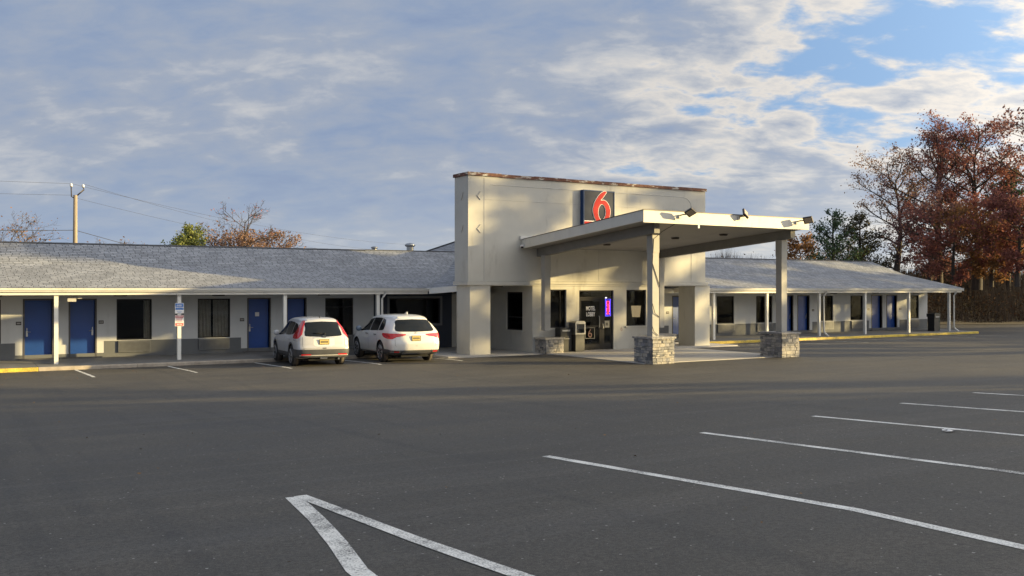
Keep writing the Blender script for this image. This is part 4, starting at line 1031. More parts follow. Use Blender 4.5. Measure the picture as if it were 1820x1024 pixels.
def crv_detail(T):
    side, rear, radial, lin, mk, body, L = (T[k] for k in ('side', 'rear', 'radial', 'lin', 'mk', 'body', 'L'))
    for sgn in (-1, 1):
        side('side_window', lin([(2.10, 1.03, 1.50), (2.5, 1.02, 1.47), (2.85, 1.0, 1.30), (3.12, .99, 1.06)], 10), M_CGL, sgn=sgn)
        side('side_window', lin([(1.18, 1.06, 1.46), (1.4, 1.05, 1.49), (2.04, 1.03, 1.50)], 8), M_CGL, sgn=sgn)
        side('side_window', lin([(.62, 1.26, 1.29), (.72, 1.16, 1.39), (.9, 1.09, 1.44), (1.13, 1.065, 1.46)], 8), M_CGL, sgn=sgn)
        for yy in (1.15, 2.07, 3.2): side('door_seam', lin([(yy, .40, 1.0), (yy+.008, .40, 1.0)], 1), M_UND, sgn=sgn, off=.003, rows=8)
        side('sill_cladding', lin([(1.43, .25, .46), (3.15, .25, .44)], 10), M_CLAD, sgn=sgn, off=.012)
        for wy in (.98, 3.60):
            m = []
            for k in range(15):
                a = math.pi*k/14; m.append((wy+.445*math.cos(a), .345+.445*math.sin(a)))
            mm = MB(); bv = T['bvh']
            for k in range(15):
                a = math.pi*k/14
                for rr_ in (.415, .475):
                    yy, z_ = wy+rr_*math.cos(a), max(.26, .345+rr_*math.sin(a)); h = bv.ray_cast(Vector((sgn*2, yy, z_)), Vector((-sgn, 0, 0))); x_ = h[0].x if h[0] else sgn*.86
                    mm.v.append((x_+sgn*.012, yy, z_))
            mm.f = [(2*k, 2*k+2, 2*k+3, 2*k+1) for k in range(14)]
            mk(mm, 'wheel_arch', M_CLAD, body)
        for yy in (1.38, 2.32): 
            h = T['bvh'].ray_cast(Vector((sgn*2, yy, .93)), Vector((-sgn, 0, 0)))[0]
            mk(MB().tube([(h.x-.0*sgn, yy-.1, .93), (h.x+.03*sgn, yy-.07, .935), (h.x+.03*sgn, yy+.07, .935), (h.x, yy+.1, .93)], .014, 6), 'door_handle', body.data.materials[0], body)
        mk(MB().lathe((sgn*.99, 2.98, 1.07), [(.05, -.09), (.095, -.06), (.10, 0), (.075, .06), (.03, .08)], 12, 'y'), 'mirror', body.data.materials[0], body)
        mk(MB().tube([(sgn*.86, 3.0, 1.02), (sgn*.95, 3.0, 1.04)], .03, 6), 'mirror_stalk', M_UND, body)
        s_ = sgn
        radial('tail_lamp', lin([(s_*a, lo, hi) for a, lo, hi in ((28.5, 1.10, 1.545), (30.5, 1.02, 1.55), (33, .96, 1.55), (36, .95, 1.53), (39, .95, 1.40), (42, .95, 1.27), (46, .955, 1.16), (50, .97, 1.06))], 24), M_TAIL, off=.014, c=(0, 1.45), rows=9)
        radial('tail_lamp', lin([(s_*a, lo, hi) for a, lo, hi in ((29.5, .88, .95), (34, .87, .952), (40, .87, .955), (46, .89, .96))], 24), M_TCLR, off=.013, c=(0, 1.45))
    rear('rear_window', lin([(-.63, 1.06, 1.12), (-.60, 1.05, 1.42), (-.555, 1.04, 1.50), (0, 1.01, 1.525), (.555, 1.04, 1.50), (.60, 1.05, 1.42), (.63, 1.06, 1.12)], 24), M_CGL, rows=8)
    mk(MB().box(-.48, .48, .46, .62, 1.56, 1.585), 'spoiler', body.data.materials[0], body, smooth=False)
    radial('bumper', [(a, .34, .60 if abs(a) < 36 else .60+.0*a) for a in range(-58, 59, 4)], M_CLAD, off=.022, c=(0, 1.45))
    radial('bumper_strip', [(a, .395, .425) for a in range(-30, 31, 4)], M_TRIMG, off=.03, c=(0, 1.45), rows=2)
    for s_ in (-1, 1): radial('reflector', [(s_*a, .415, .455) for a in (17, 20, 24, 28)], M_TAIL, off=.034, c=(0, 1.45), rows=2)
    rear('hatch_recess', lin([(-.36, .74, .95), (-.30, .71, .975), (.30, .71, .975), (.36, .74, .95)], 10), M_TRIM, off=.002)
    rear('chrome_bar', lin([(-.36, .985, 1.0), (.36, .985, 1.0)], 8), M_CHR, off=.014, rows=2)
    for xx in (-.72, .72): rear('hatch_seam', [(xx, .62, 1.02), (xx+.008, .62, 1.02)], M_UND, off=.003, rows=6)
    rear('hatch_seam', [(-.70, .618, .626), (0, .616, .624), (.70, .618, .626)], M_UND, off=.004, rows=1)
    rear('hatch_handle', [(-.06, .635, .655), (.06, .635, .655)], M_UND, off=.012, rows=1)
    h = T['bvh'].ray_cast(Vector((0, -2, 1.03)), Vector((0, 1, 0)))[0]; y = h.y-.02
    mk(frame_mb(MB(), -.055, .055, y-.01, y+.01, .99, 1.08, .008), 'badge', M_CHR, body, smooth=False)
    mk(MB().box(-.032, -.016, y-.012, y, 1.0, 1.07).box(.016, .032, y-.012, y, 1.0, 1.07).box(-.016, .016, y-.012, y, 1.028, 1.042), 'badge_letter', M_CHR, body, smooth=False)
    mk(MB().tube([(.03, h.y+.02, 1.12), (-.2, h.y+.045, 1.14), (-.36, h.y+.055, 1.15)], .012, 5).lathe((.03, h.y+.02, 1.12), [(.03, -.03), (.03, .02)], 8, 'y'), 'wiper', M_UND, body)
    plate(T, 0, .85)
    mk(MB().tube([(.0, .62, 1.64), (-.0, .70, 1.70)], .012, 5), 'antenna', M_UND, body)
    mk(MB().lathe((.52, .12, .27), [(.03, -.05), (.035, .12)], 10, 'y').box(-.12, .12, .04, .1, .28, .33), 'exhaust', M_STEEL, body, smooth=False)
    mk(MB().box(-.75, .75, 4.2, 4.5, .2, .35), 'front_valance', M_UND, body, smooth=False)

def mdx_detail(T):
    side, rear, radial, lin, mk, body, L = (T[k] for k in ('side', 'rear', 'radial', 'lin', 'mk', 'body', 'L'))
    for sgn in (-1, 1):
        side('side_window', lin([(2.42, 1.10, 1.56), (2.9, 1.08, 1.50), (3.25, 1.06, 1.32), (3.5, 1.05, 1.12)], 10), M_CGL, sgn=sgn)
        side('side_window', lin([(1.42, 1.13, 1.57), (1.8, 1.12, 1.58), (2.36, 1.10, 1.565)], 8), M_CGL, sgn=sgn)
        side('side_window', lin([(.84, 1.17, 1.24), (.92, 1.16, 1.40), (1.08, 1.145, 1.52), (1.36, 1.135, 1.565)], 8), M_CGL, sgn=sgn)
        for yy in (1.40, 2.39, 3.55): side('door_seam', lin([(yy, .42, 1.07), (yy+.008, .42, 1.07)], 1), M_UND, sgn=sgn, off=.003, rows=8)
        side('sill_cladding', lin([(1.50, .27, .36), (3.45, .27, .35)], 10), M_CLAD, sgn=sgn, off=.012)
        side('sill_trim', lin([(1.55, .30, .33), (3.4, .30, .33)], 10), M_CHR, sgn=sgn, off=.02, rows=1)
        for yy in (1.62, 2.62):
            h = T['bvh'].ray_cast(Vector((sgn*2, yy, .98)), Vector((-sgn, 0, 0)))[0]
            mk(MB().tube([(h.x, yy-.11, .98), (h.x+.03*sgn, yy-.08, .985), (h.x+.03*sgn, yy+.08, .985), (h.x, yy+.11, .98)], .015, 6), 'door_handle', M_CLAD, body)
        mk(MB().lathe((sgn*1.06, 3.30, 1.14), [(.05, -.09), (.10, -.06), (.11, 0), (.08, .07), (.03, .1)], 12, 'y'), 'mirror', mat('blue_reflection', (.12, .17, .24), .1, coat=.5), body)
        mk(MB().tube([(sgn*.92, 3.32, 1.08), (sgn*1.0, 3.3, 1.1)], .03, 6), 'mirror_stalk', M_UND, body)
        s_ = sgn
        radial('tail_lamp', lin([(s_*a, lo, hi) for a, lo, hi in ((13, 1.0, 1.035), (18, .955, 1.045), (24, .935, 1.055), (28, .87, 1.06), (34, .865, 1.06), (40, .89, 1.06), (46, .93, 1.06), (50, .99, 1.055))], 24), M_TAIL, off=.016, c=(0, 1.6), rows=5)
        radial('exhaust_trim', [(s_*a, .40, .455) for a in (20, 24, 28, 31)], M_CHR, off=.03, c=(0, 1.6), rows=2)
        radial('reflector', [(s_*a, .41, .445) for a in (21, 24, 27)], M_TAIL, off=.036, c=(0, 1.6), rows=2)
    rear('rear_window', lin([(-.72, 1.16, 1.22), (-.66, 1.135, 1.44), (-.58, 1.125, 1.53), (0, 1.115, 1.55), (.58, 1.125, 1.53), (.66, 1.135, 1.44), (.72, 1.16, 1.22)], 24), M_CGL, rows=8)
    mk(MB().box(-.50, .50, .50, .66, 1.605, 1.63), 'spoiler', body.data.materials[0], body, smooth=False)
    radial('bumper', [(a, .29, .50 if abs(a) > 30 else .47) for a in range(-54, 55, 4)], M_CLAD, off=.018, c=(0, 1.6))
    radial('bumper_strip', [(a, .36, .385) for a in range(-18, 19, 3)], M_CHR, off=.03, c=(0, 1.6), rows=1)
    rear('chrome_bar', lin([(-.42, 1.0, 1.02), (.42, 1.0, 1.02)], 8), M_CHR, off=.016, rows=1)
    rear('hatch_recess', lin([(-.34, .80, .98), (-.29, .77, .985), (.29, .77, .985), (.34, .80, .98)], 10), body.data.materials[0], off=.001)
    for s_ in (-1, 1): rear('hatch_seam', [(s_*.76, .62, .85), (s_*.768, .62, .85)], M_UND, off=.003, rows=5)
    rear('hatch_seam', [(-.74, .618, .624), (0, .616, .622), (.74, .618, .624)], M_UND, off=.003, rows=1)
    h = T['bvh'].ray_cast(Vector((0, -2, 1.08)), Vector((0, 1, 0)))[0]; y = h.y-.012
    mk(MB().tube([(-.04, y, 1.05), (-.012, y, 1.10), (.012, y, 1.10), (.04, y, 1.05)], .006, 5).tube([(-.03, y, 1.07), (.03, y, 1.07)], .005, 5), 'badge', M_CHR, body)
    plate(T, 0, .885)
    mk(MB().prism([(.86, 1.712), (1.12, 1.722), (.90, 1.80), (.86, 1.80)], 'x', -.018, .018), 'antenna_fin', body.data.materials[0], body, smooth=False)
    mk(MB().box(-.8, .8, 4.5, 4.8, .2, .38), 'front_valance', M_UND, body, smooth=False)

build_car(dict(L=4.53, loc=(11.36, 30.80, g(32)), rz=R(-6), label='silver white compact SUV with tall red tail lamps, left of the two parked cars', paint=car_paint('silver_paint', (.52, .52, .53), .28),
    w=[(0, .80), (.03, .84), (.08, .87), (.2, .895), (.9, .91), (3.7, .905), (4.1, .87), (4.35, .78), (4.5, .62)], wr=[(0, .54), (.3, .56), (1.5, .60), (2.5, .59), (3.1, .62), (3.3, .70), (4.3, .66), (4.53, .5)],
    roof=[(0, 1.60), (.4, 1.635), (1.2, 1.655), (2.0, 1.65), (2.5, 1.60), (2.8, 1.48), (3.35, 1.09), (3.7, 1.04), (4.2, .93), (4.45, .78), (4.53, .70)],
    belt=[(0, 1.04), (.8, 1.05), (2.9, .98), (3.35, .96), (4.2, .82), (4.53, .64)], bot=[(0, .34), (.3, .27), (4.2, .24), (4.53, .32)],
    lean=[(.3, .03), (.5, 0), (.66, .0), (.72, .05), (1.0, .09), (1.25, .24), (1.5, .44), (1.66, .56)], flean=[(.3, .06), (.6, 0), (.8, .05), (1.1, .2)], bulge=.07,
    wheel_r=.345, wheels=(.98, 3.60), track=1.585, spokes=5, detail=crv_detail))
build_car(dict(L=4.92, loc=(14.72, 30.72, g(32)), rz=R(-5), label='white mid-size SUV with horizontal red tail lamps, right of the two parked cars', paint=car_paint('white_paint', (.72, .71, .68), .22),
    w=[(0, .86), (.03, .90), (.08, .93), (.2, .955), (.9, .98), (4.1, .97), (4.5, .92), (4.75, .82), (4.9, .66)], wr=[(0, .56), (.3, .60), (1.5, .645), (2.8, .63), (3.4, .66), (3.6, .75), (4.7, .7), (4.92, .5)],
    roof=[(0, 1.62), (.45, 1.665), (1.3, 1.705), (2.2, 1.70), (2.8, 1.64), (3.1, 1.50), (3.68, 1.13), (4.1, 1.07), (4.6, .95), (4.82, .80), (4.92, .72)],
    belt=[(0, 1.12), (.8, 1.13), (3.2, 1.04), (3.68, 1.0), (4.6, .84), (4.92, .66)], bot=[(0, .36), (.3, .29), (4.5, .25), (4.92, .34)],
    lean=[(.3, .06), (.5, 0), (.75, .0), (.80, .03), (1.1, .08), (1.3, .24), (1.55, .46), (1.7, .58)], flean=[(.3, .06), (.6, 0), (.8, .05), (1.1, .2)], bulge=.09,
    wheel_r=.37, wheels=(1.05, 3.87), track=1.70, spokes=7, detail=mdx_detail))

# ------------------------------------------------------------------ utility poles and wires
def pole(loc, label, h=9.75):
    e = empty('utility_pole', loc, 0, label=label, category='utility pole')
    def mk(m, n_, mt, par=e, sm=True):
        o = m.obj(n_, mt, None, smooth=sm); o.parent = par; return o
    mk(MB().tube([(0, 0, -.2), (0, 0, h*.5), (.02, 0, h-.75)], .165, 12, .125), 'pole_shaft', M_WOOD)
    a = mk(MB().tube([(-.05, 0, h-.95), (-.22, 0, h-.85), (-.24, 0, h-.18)], .04, 6), 'bracket', M_DKMET)
    mk(MB().lathe((-.24, 0, h-.18), [(.06, 0), (.10, .04), (.06, .09), (.10, .13), (.04, .2)], 10), 'insulator', M_WHT, a)
    b_ = mk(MB().tube([(.05, 0, h-.85), (.55, 0, h-.35), (.50, 0, h-.20)], .05, 6), 'bracket', M_DKMET)
    mk(MB().lathe((.50, 0, h-.20), [(.06, 0), (.10, .04), (.06, .09), (.10, .13), (.04, .2)], 10), 'insulator', M_WHT, b_)
    return e
PL = (8.35, 70.0); pole((PL[0], PL[1], -.1), 'weathered wooden utility pole with a forked top behind the left wing')
PR = (80.0, 139.0); pole((PR[0], PR[1], -.1), 'utility pole hidden behind the lobby block', 10.6)
PLL = (-34.0, 58.0); pole((PLL[0], PLL[1], -.1), 'utility pole beyond the left end of the wing', 9.6)
def wire(a, b_, sag, label, r_=.018):
    a, b_ = Vector(a), Vector(b_); pts = []
    for i in range(25):
        t = i/24; p = a.lerp(b_, t); p.z -= 4*sag*t*(1-t); pts.append(tuple(p))
    MB().tube(pts, r_, 4, cap=False).obj('power_line', M_WIRE, None, label=label, category='cable')
for dx, z1, z2, sg, l in ((-.24, 9.66, 10.5, 1.9, 'upper thin power line sloping right from the pole'), (.58, 9.66, 10.2, 2.7, 'second thin power line sloping right, just under the upper one'), (.1, 8.7, 9.3, 2.3, 'third thin power line sloping right below the fork')):
    wire((PL[0]+dx, PL[1], z1), (PR[0]+dx, PR[1], z2), sg, l, .008)
wire((PL[0], PL[1], 6.55), (PR[0], PR[1], 7.0), 3.6, 'thick lower cable sagging right towards the roof', .018)
wire((PL[0]-.24, PL[1], 9.66), (PLL[0]-.24, PLL[1], 9.5), .5, 'upper thin power line running left from the pole', .008)
wire((PL[0]+.1, PL[1], 8.9), (PLL[0], PLL[1], 8.8), .6, 'lower thin power line running left from the pole', .008)
wire((PL[0], PL[1], 6.55), (PLL[0], PLL[1], 6.2), .5, 'thick low cable running left from the pole', .018)

# ------------------------------------------------------------------ trees
def leaf_mat(name, cols, trans=.35):
    def f(n, bs, t):
        geo = n.n.new('ShaderNodeNewGeometry'); r_ = geo.outputs['Random Per Island']
        c = n.math('ADD', n.math('MULTIPLY', n.noise(t, .35, 3, .6), .75), n.math('MULTIPLY', r_, .35))
        k = len(cols); c = n.ramp(c, [(.28+.5*i/(k-1), cols[i]) for i in range(k)])
        d = n.n.new('ShaderNodeBsdfDiffuse'); tr = n.n.new('ShaderNodeBsdfTranslucent'); mx = n.n.new('ShaderNodeMixShader'); mx.inputs[0].default_value = trans
        n.l.new(c, d.inputs[0]); n.l.new(c, tr.inputs[0]); n.l.new(d.outputs[0], mx.inputs[1]); n.l.new(tr.outputs[0], mx.inputs[2])
        out = [q for q in n.n if q.type == 'OUTPUT_MATERIAL'][0]; n.l.new(mx.outputs[0], out.inputs[0])
    return mat(name, fn=f)
L_RED = leaf_mat('leaf_red', [(.17, .080, .080), (.25, .108, .098), (.34, .145, .115), (.40, .19, .13)])
L_PUR = leaf_mat('leaf_wine', [(.16, .100, .105), (.22, .125, .125), (.29, .165, .150), (.33, .20, .16)])
L_ORG = leaf_mat('leaf_orange', [(.24, .15, .11), (.30, .19, .135), (.37, .24, .17)])
L_BRN = leaf_mat('leaf_brown', [(.160, .099, .056), (.272, .152, .072), (.384, .208, .088)])
L_GRN = leaf_mat('needle_green', [(.054, .090, .058), (.090, .140, .081), (.135, .189, .099)], .2)
L_YGR = leaf_mat('needle_yellow_green', [(.135, .173, .068), (.210, .240, .083), (.300, .300, .105)], .25)
L_DRK = leaf_mat('shade_leaf', [(.05, .05, .03), (.10, .07, .04), (.14, .08, .04)], .15)
def bark_fn(n, bs, t): n.l.new(n.ramp(n.noise(n.mapping(t, scale=(4, 4, .8)), 2, 5, .6), [(.3, (.04, .034, .03)), (.7, (.095, .08, .068))]), bs.inputs['Base Color'])
M_BARK = mat('bark', rough=.95, fn=bark_fn)
def twig_tube(m, pts, r0, r1, n): m.tube(pts, r0, n, r1, cap=False)
def leafq(m, p, s_, rnd, flat=0.0):
    nx, ny, nz = rnd.gauss(0, 1), rnd.gauss(0, 1), rnd.gauss(0, 1)+flat*2
    L_ = math.sqrt(nx*nx+ny*ny+nz*nz) or 1; nx /= L_; ny /= L_; nz /= L_
    ax, ay, az_ = (-ny, nx, 0) if abs(nz) < .9 else (1, 0, 0)
    l2 = math.sqrt(ax*ax+ay*ay+az_*az_) or 1; ax /= l2; ay /= l2; az_ /= l2
    bx, by, bz = ny*az_-nz*ay, nz*ax-nx*az_, nx*ay-ny*ax
    t = rnd.uniform(0, 6.28); c_, s2 = math.cos(t)*s_, math.sin(t)*s_
    ux, uy, uz = ax*c_+bx*s2, ay*c_+by*s2, az_*c_+bz*s2; vx, vy, vz = (-ax*s2+bx*c_)*.6, (-ay*s2+by*c_)*.6, (-az_*s2+bz*c_)*.6
    o = len(m.v); x_, y_, z_ = p
    m.v += [(x_-ux, y_-uy, z_-uz), (x_+vx, y_+vy, z_+vz), (x_+ux, y_+uy, z_+uz), (x_-vx, y_-vy, z_-vz)]; m.f.append((o, o+1, o+2, o+3))
def decid(loc, H, spread, label, seed, leafm, nleaf=6000, ls=.13, base=.25, tr=.22, up=.9, kind='broadleaf_tree', group=None, limbs=16, bare_low=0.0, fork=0, twigs=7, crown='crown', tw=.012, lobed=1.0):
    """trunk, limbs, branches and twigs grown upward; leaves hang round the twigs only, so sky shows between them"""
    rnd = random.Random(seed); e = empty(kind, loc, rnd.uniform(0, 6), label=label, category='tree')
    if group: e['group'] = group
    wood = MB(); tips = []
    def grow(p, d, length, r0, lev):
        n = 5 if lev < 2 else 3; pts = [p.copy()]; q = p.copy(); dd = d.copy()
        for i in range(n):
            dd = (dd+Vector((rnd.gauss(0, .10), rnd.gauss(0, .10), rnd.gauss(.05*up, .06)))).normalized(); q = q+dd*length/n; pts.append(q.copy())
        twig_tube(wood, pts, r0, r0*.45 if lev else r0*.35, (7, 5, 4, 3)[min(lev, 3)])
        return pts
    def branch(p, d, length, r0, lev):
        pts = grow(p, d, length, r0, lev)
        if lev >= 3 or length < .35:
            for q in pts[1:]: tips.append(q)
            return
        k = {1: 6, 2: twigs}[lev] if lev in (1, 2) else 5
        for i in range(k):
            t = .25+.75*(i+rnd.random())/k; idx = min(int(t*(len(pts)-1)), len(pts)-2); q = pts[idx].lerp(pts[idx+1], t*(len(pts)-1)-idx)
            ax = (pts[idx+1]-pts[idx]).normalized(); side = ax.cross(Vector((rnd.gauss(0, 1), rnd.gauss(0, 1), rnd.gauss(0, 1)))).normalized()
            nd = (ax*rnd.uniform(.55, .9)+side*rnd.uniform(.5, .8)+Vector((0, 0, .18*up))).normalized()
            branch(q, nd, length*rnd.uniform(.38, .6)*(1.15-.5*t), max(tw*.6, r0*.42), lev+1)
    # trunk
    tp = [Vector((0, 0, -.3))]; q = Vector((0, 0, 0)); n = 12; dv = Vector((0, 0, 1))
    for i in range(n):
        dv = (dv+Vector((rnd.gauss(0, .035), rnd.gauss(0, .035), .25))).normalized(); q = q+dv*(H*.93/n); tp.append(q.copy())
    wood.tube(tp, tr, 9, tw, cap=False)
    for i in range(limbs):
        t = base+(1-base)*((i+.3)/limbs)**.95; idx = min(int(t*n), n-1); q = tp[idx].lerp(tp[idx+1], t*n-idx)
        a = i*2.4+rnd.uniform(-.4, .4); s_ = (t-base)/(1-base)
        ln = spread*(math.sin(math.pi*min(1, .22+.78*(1-s_)**.8))**.7)*rnd.uniform(.7, 1.1)*lobed
        ln = max(.8, ln); el = up*(.35+.75*s_)+rnd.uniform(-.1, .15)
        d = Vector((math.cos(a)*math.cos(el), math.sin(a)*math.cos(el), math.sin(el)))
        branch(q, d, ln, max(tw*1.4, tr*.42*(1-.6*s_)), 1)
    zt = sorted(p.z for p in tips)[int(len(tips)*.985)]; rt_ = sorted(math.hypot(p.x, p.y) for p in tips)[int(len(tips)*.95)]
    kz, kr = H/zt, spread/rt_
    wood.v = [(p[0]*kr, p[1]*kr, p[2]*kz) for p in wood.v]; tips = [Vector((p.x*kr, p.y*kr, p.z*kz)) for p in tips]
    tk = wood.obj('trunk', M_BARK, None, smooth=True); tk.parent = e
    if nleaf:
        lm = MB(); nt = len(tips)
        cl = [rnd.random() for _ in range(97)]
        for i in range(nleaf):
            k = rnd.randrange(nt); p = tips[k]
            if bare_low and p.z < H*bare_low and rnd.random() < .93: continue
            if cl[k % 97] < .22: continue
            leafq(lm, (p.x+rnd.gauss(0, .24), p.y+rnd.gauss(0, .24), p.z+rnd.gauss(0, .18)), ls*rnd.uniform(.6, 1.3), rnd, .3)
        o = lm.obj(crown, leafm, None); o.parent = e
    return e
def pine(loc, H, spread, label, seed, leafm=None, n_whorl=16, dens=1.0, base=.2, ls=.20, up=.25, droop=0.0):
    rnd = random.Random(seed); e = empty('pine_tree', loc, 0, label=label, category='tree'); wood = MB(); lm = MB()
    wood.tube([(0, 0, -.3), (.1, .05, H*.5), (0, 0, H)], .22, 8, .02, cap=False)
    for i in range(n_whorl):
        t = base+(1-base)*i/n_whorl; zc = t*H
        for k in range(rnd.choice((4, 5))):
            a = rnd.uniform(0, 6.28); ln = spread*(1-((t-base)/(1-base))**1.4*.85)*rnd.uniform(.65, 1.1); pts = []
            for j in range(6):
                s_ = j/5; pts.append(Vector((math.cos(a)*ln*s_, math.sin(a)*ln*s_, zc+ln*s_*up+.10*ln*s_*s_)))
            wood.tube(pts, .045, 4, .012, cap=False)
            for j in range(int(95*dens*ln/2.5)):
                s_ = rnd.uniform(.3, 1.03); p = pts[0].lerp(pts[-1], min(s_, 1)); w_ = .18+.28*ln*.5*(1-abs(s_-.65))
                leafq(lm, (p.x+rnd.gauss(0, w_*.55), p.y+rnd.gauss(0, w_*.55), p.z+.12+rnd.gauss(0, .14)), ls*rnd.uniform(.6, 1.2), rnd, .2)
    o = wood.obj('trunk', M_BARK, None, smooth=True); o.parent = e; o = lm.obj('crown', leafm or L_GRN, None); o.parent = e
    return e
def brg(px): return HEAD+math.degrees(math.atan((px-910)/1700))
def at(px, dist, z=0.0):                           # ground point on a bearing (degrees from +Y), metres away
    b_ = R(px); return (math.sin(b_)*dist, math.cos(b_)*dist, z)
def brg(px): return HEAD+math.degrees(math.atan((px-910)/1700))
# right of the motel: bearings in degrees
decid(at(brg(1590), 86, 2.2), 12.0, 3.5, 'tall half bare tree with thin orange top leaves, left of the big red trees', 11, L_ORG, 7500, .085, .20, .24, 1.05, limbs=20, bare_low=.55, tw=.014)
decid(at(brg(1668), 84, 2.6), 12.7, 3.5, 'tall wine red tree just left of the brightest red tree', 12, L_PUR, 12500, .092, .14, .26, 1.0, limbs=26, twigs=8)
decid(at(brg(1736), 83, 2.8), 12.8, 3.8, 'tallest bright rust red tree at the right behind the bank', 13, L_RED, 16500, .095, .12, .26, 1.0, limbs=26, twigs=8)
decid(at(brg(1652), 80, 3.0), 6.6, 3.4, 'lower wine red tree in front of the two tall ones', 14, L_PUR, 7500, .09, .08, .16, .6, limbs=18)
decid(at(brg(1762), 78, 3.0), 5.6, 4.2, 'low spreading orange brown tree at the foot of the red tree', 15, L_BRN, 9500, .10, .06, .16, .45, limbs=18)
decid(at(brg(1695), 78, 3.0), 6.0, 4.4, 'low rust red tree with spreading branches under the tall red trees', 19, L_RED, 9000, .10, .05, .16, .4, limbs=18)
decid(at(brg(1808), 76, 3.0), 6.9, 3.2, 'rust brown tree cut by the right edge of the photo', 16, L_RED, 11500, .10, .10, .18, .6, limbs=18)
decid(at(brg(1868), 82, 3.0), 12.9, 4.4, 'tall thinly leaved tree reaching in from the right edge', 17, L_PUR, 5000, .12, .2, .26, 1.0, limbs=20)
pine(at(brg(1792), 92, 2.5), 10.4, 3.0, 'dark green pine standing between the red tree and the right edge', 18, dens=1.2)
pine(at(brg(1480), 84, 1.5), 7.6, 2.6, 'dark green pine standing left of the half bare tree', 21, dens=1.3, n_whorl=13, up=.6, ls=.10)
pine(at(brg(1528), 87, 2.0), 7.1, 2.9, 'olive brown pine just left of the half bare trunk', 22, leafm=leaf_mat('needle_olive', [(.07, .075, .045), (.11, .105, .06), (.16, .135, .075)], .2), dens=1.4, n_whorl=12, up=.4, ls=.10)
decid(at(brg(1418), 88, 0), 7.2, 1.7, 'small rounded brown tree above the roof just right of the canopy', 23, L_BRN, 3000, .12, .4, .14, .8, limbs=14)
decid(at(brg(1455), 92, 0), 7.4, 2.6, 'bare grey tree low behind the dark pine', 24, L_BRN, 250, .11, .25, .13, .9, limbs=16)
decid(at(brg(1505), 96, 0), 7.6, 3.0, 'second bare grey tree behind the olive pine', 25, L_BRN, 250, .11, .25, .13, .9, limbs=16)
# left, behind the roof
LB_ = brg
decid(at(LB_(430), 84, -.1), 10.0, 2.9, 'leafless tree standing highest above the left roof', 31, L_RED, 300, .08, .45, .16, .75, limbs=11, tw=.02)
decid(at(LB_(392), 90, -.1), 8.7, 3.4, 'fine bare tree between the green pine and the tallest bare tree', 32, L_BRN, 500, .11, .3, .14, .9, limbs=18, tw=.016)
decid(at(LB_(410), 88, -.1), 7.7, 3.0, 'pinkish brown thin tree under the tallest bare tree', 33, L_ORG, 2400, .12, .3, .13, .7, limbs=18)
decid(at(LB_(455), 86, -.1), 7.5, 3.1, 'round orange leaved tree above the left roof', 34, L_ORG, 8500, .095, .3, .14, .7, limbs=18)
decid(at(LB_(488), 88, -.1), 7.9, 2.7, 'sparse pinkish tree at the right end of the group above the left roof', 35, L_ORG, 500, .12, .3, .13, .9, limbs=14, tw=.016)
pine(at(LB_(345), 86, -.1), 7.9, 2.8, 'yellow green pine top showing above the left roof', 36, leafm=L_YGR, ls=.12, dens=2.0, n_whorl=13, base=.3, up=.75)
decid(at(LB_(8), 84, -.1), 8.6, 4.0, 'bare brown tree at the left edge above the roof', 37, L_BRN, 900, .075, .3, .15, .8, limbs=18, tw=.016)
decid(at(LB_(42), 88, -.1), 7.6, 2.6, 'smaller bare tree just left of the utility pole', 38, L_BRN, 600, .11, .3, .12, .8, limbs=14, tw=.016)
for k, (px, hh, l) in enumerate(((160, 6.6, 'tiny bare treetop just right of the utility pole'), (188, 7.2, 'bare treetop above the roof, second from the utility pole'), (238, 7.0, 'bare treetop above the roof, farthest from the utility pole'))):
    decid(at(LB_(px), 96, -.1), hh, 2.4, l, 40+k, L_BRN, 180, .11, .35, .11, .8, limbs=14, tw=.016)
# thicket on the bank: countless stems
rt = random.Random(5); th = MB()
for i in range(30000):
    s_ = rt.uniform(-26, 34); d = 3.2+rt.random()**.8*14; p = B0+BD*s_+BN*d
    zb = -.08+bank_h(d); hh = rt.uniform(.8, 3.0)*(.7+.3*math.sin(s_*.6)+.15*math.sin(s_*1.9)); lx, ly = rt.gauss(0, .35), rt.gauss(0, .35); wd_ = rt.uniform(.008, .022)
    x_, y_ = p.x, p.y; mx_, my_ = x_+lx*.35+rt.gauss(0, .1), y_+ly*.35
    th.v += [(x_-wd_, y_+wd_*.6, zb), (x_+wd_, y_-wd_*.6, zb), (mx_+wd_*.7, my_-wd_*.4, zb+hh*.55), (mx_-wd_*.7, my_+wd_*.4, zb+hh*.55), (x_+lx, y_+ly, zb+hh)]
    o = len(th.v)-5; th.f += [(o, o+1, o+2, o+3), (o+3, o+2, o+4)]
th.obj('thicket', mat('thicket_stems', (.075, .058, .045), .95, noise=.5, nscale=.8), None, kind='stuff', label='dark tangled brown thicket covering the bank below the red trees', category='undergrowth')
tl = MB()
for i in range(30000):
    s_ = rt.uniform(-26, 34); d = 3.5+rt.random()*13; p = B0+BD*s_+BN*d; zb = -.08+bank_h(d)
    z_ = zb+abs(rt.gauss(0, .9))
    if z_ > zb+2.6: continue
    leafq(tl, (p.x, p.y, z_), rt.uniform(.05, .13), rt, .1)
tl.obj('undergrowth', leaf_mat('undergrowth_leaf', [(.035, .030, .020), (.060, .042, .028), (.09, .05, .032)], .15), None, kind='stuff', label='low dark brush and dead leaves among the thicket stems', category='undergrowth')

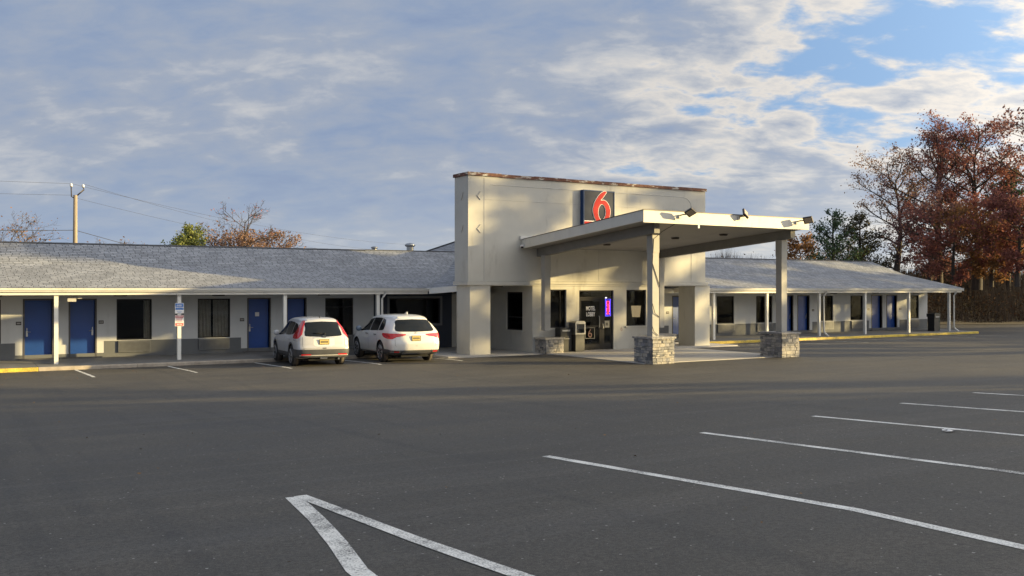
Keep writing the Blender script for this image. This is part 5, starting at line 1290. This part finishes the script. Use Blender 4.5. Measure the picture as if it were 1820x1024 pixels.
# ------------------------------------------------------------------ trees to the right of the lot, out of frame, whose shade lies over it
def sunside(q, T=66.0): return (math.sin(R(SUN_AZ))*T+.515*q, -math.cos(R(SUN_AZ))*T+.857*q, .0)
def dense(loc, H, rad, label, seed, n=5200, ls=.42, base=.04, mt=None):
    rnd = random.Random(seed); e = empty('shade_tree', loc, 0, label=label, category='tree', group='trees along the right side of the lot'); lm = MB()
    tk = MB().tube([(0, 0, -.5), (.1, 0, H*.5), (0, 0, H*.95)], .3, 8, .05).obj('trunk', M_BARK, None, smooth=True); tk.parent = e
    cs = [(rnd.gauss(0, rad*.35), rnd.gauss(0, rad*.35), H*(base+.12+(.82-base)*rnd.random()), rad*rnd.uniform(.32, .55)) for _ in range(26)]
    for i in range(n):
        c_ = cs[i % 26]; leafq(lm, (c_[0]+rnd.gauss(0, c_[3]*.55), c_[1]+rnd.gauss(0, c_[3]*.55), max(.2, c_[2]+rnd.gauss(0, c_[3]*.55))), ls*rnd.uniform(.6, 1.2), rnd)
    o = lm.obj('crown', mt or L_DRK, None); o.parent = e; return e
k = 0
SHADE = [(-34, 17, 6), (-27, 18, 6), (-20, 17, 5.5), (-13.5, 18, 5.5), (-7, 17.5, 5), (-1, 18, 5), (5, 18, 5), (11, 17.5, 4.6), (16.5, 17, 4.2)]
for q, H_, rd in SHADE:
    x_, y_, _ = sunside(q, 66+(k % 3)*3); dense((x_, y_, g(y_)), H_, rd, 'dense dark tree in the row right of the lot, outside the photo', 60+k, mt=L_DRK); k += 1
def clumpy(loc, H, rad, label, seed, nc=30, cr=.75, per=70, ls=.30, mt=None, base=.2):
    rnd = random.Random(seed); e = empty('shade_tree', loc, 0, label=label, category='tree', group='trees along the right side of the lot'); lm = MB()
    wd = MB().tube([(0, 0, -.5), (.1, 0, H*.5), (0, 0, H*.95)], .2, 8, .04)
    for i in range(nc):
        a = rnd.uniform(0, 6.28); r_ = rad*rnd.random()**.6; z_ = H*(base+(.97-base)*(i+rnd.random())/nc); c_ = (r_*math.cos(a), r_*math.sin(a), z_)
        wd.tube([(0, 0, z_-r_*.5-.2), c_], .05, 4, .015, cap=False); k_ = cr*rnd.uniform(.6, 1.35)
        for j in range(int(per*k_*k_/cr/cr)): leafq(lm, (c_[0]+rnd.gauss(0, k_*.5), c_[1]+rnd.gauss(0, k_*.5), c_[2]+rnd.gauss(0, k_*.38)), ls*rnd.uniform(.6, 1.2), rnd)
    tk = wd.obj('trunk', M_BARK, None, smooth=True); tk.parent = e; o = lm.obj('crown', mt or L_BRN, None); o.parent = e; return e
CR = {38.3: .62, 42.6: .62}
for q, H_, rd, nc, tt in ((22.8, 15, 2.2, 34, 69), (38.3, 20.5, 2.3, 56, 66), (42.6, 21, 2.7, 62, 70), (47.4, 21, 3.0, 66, 67), (52.6, 20.5, 3.0, 96, 71), (58.0, 20, 3.2, 96, 68), (64, 18, 3.4, 70, 74)):
    x_, y_, _ = sunside(q, tt); clumpy((x_, y_, g(y_)), H_, rd, 'thin tree in the row right of the lot, outside the photo', 80+k, nc=nc, cr=CR.get(q, .75)); k += 1
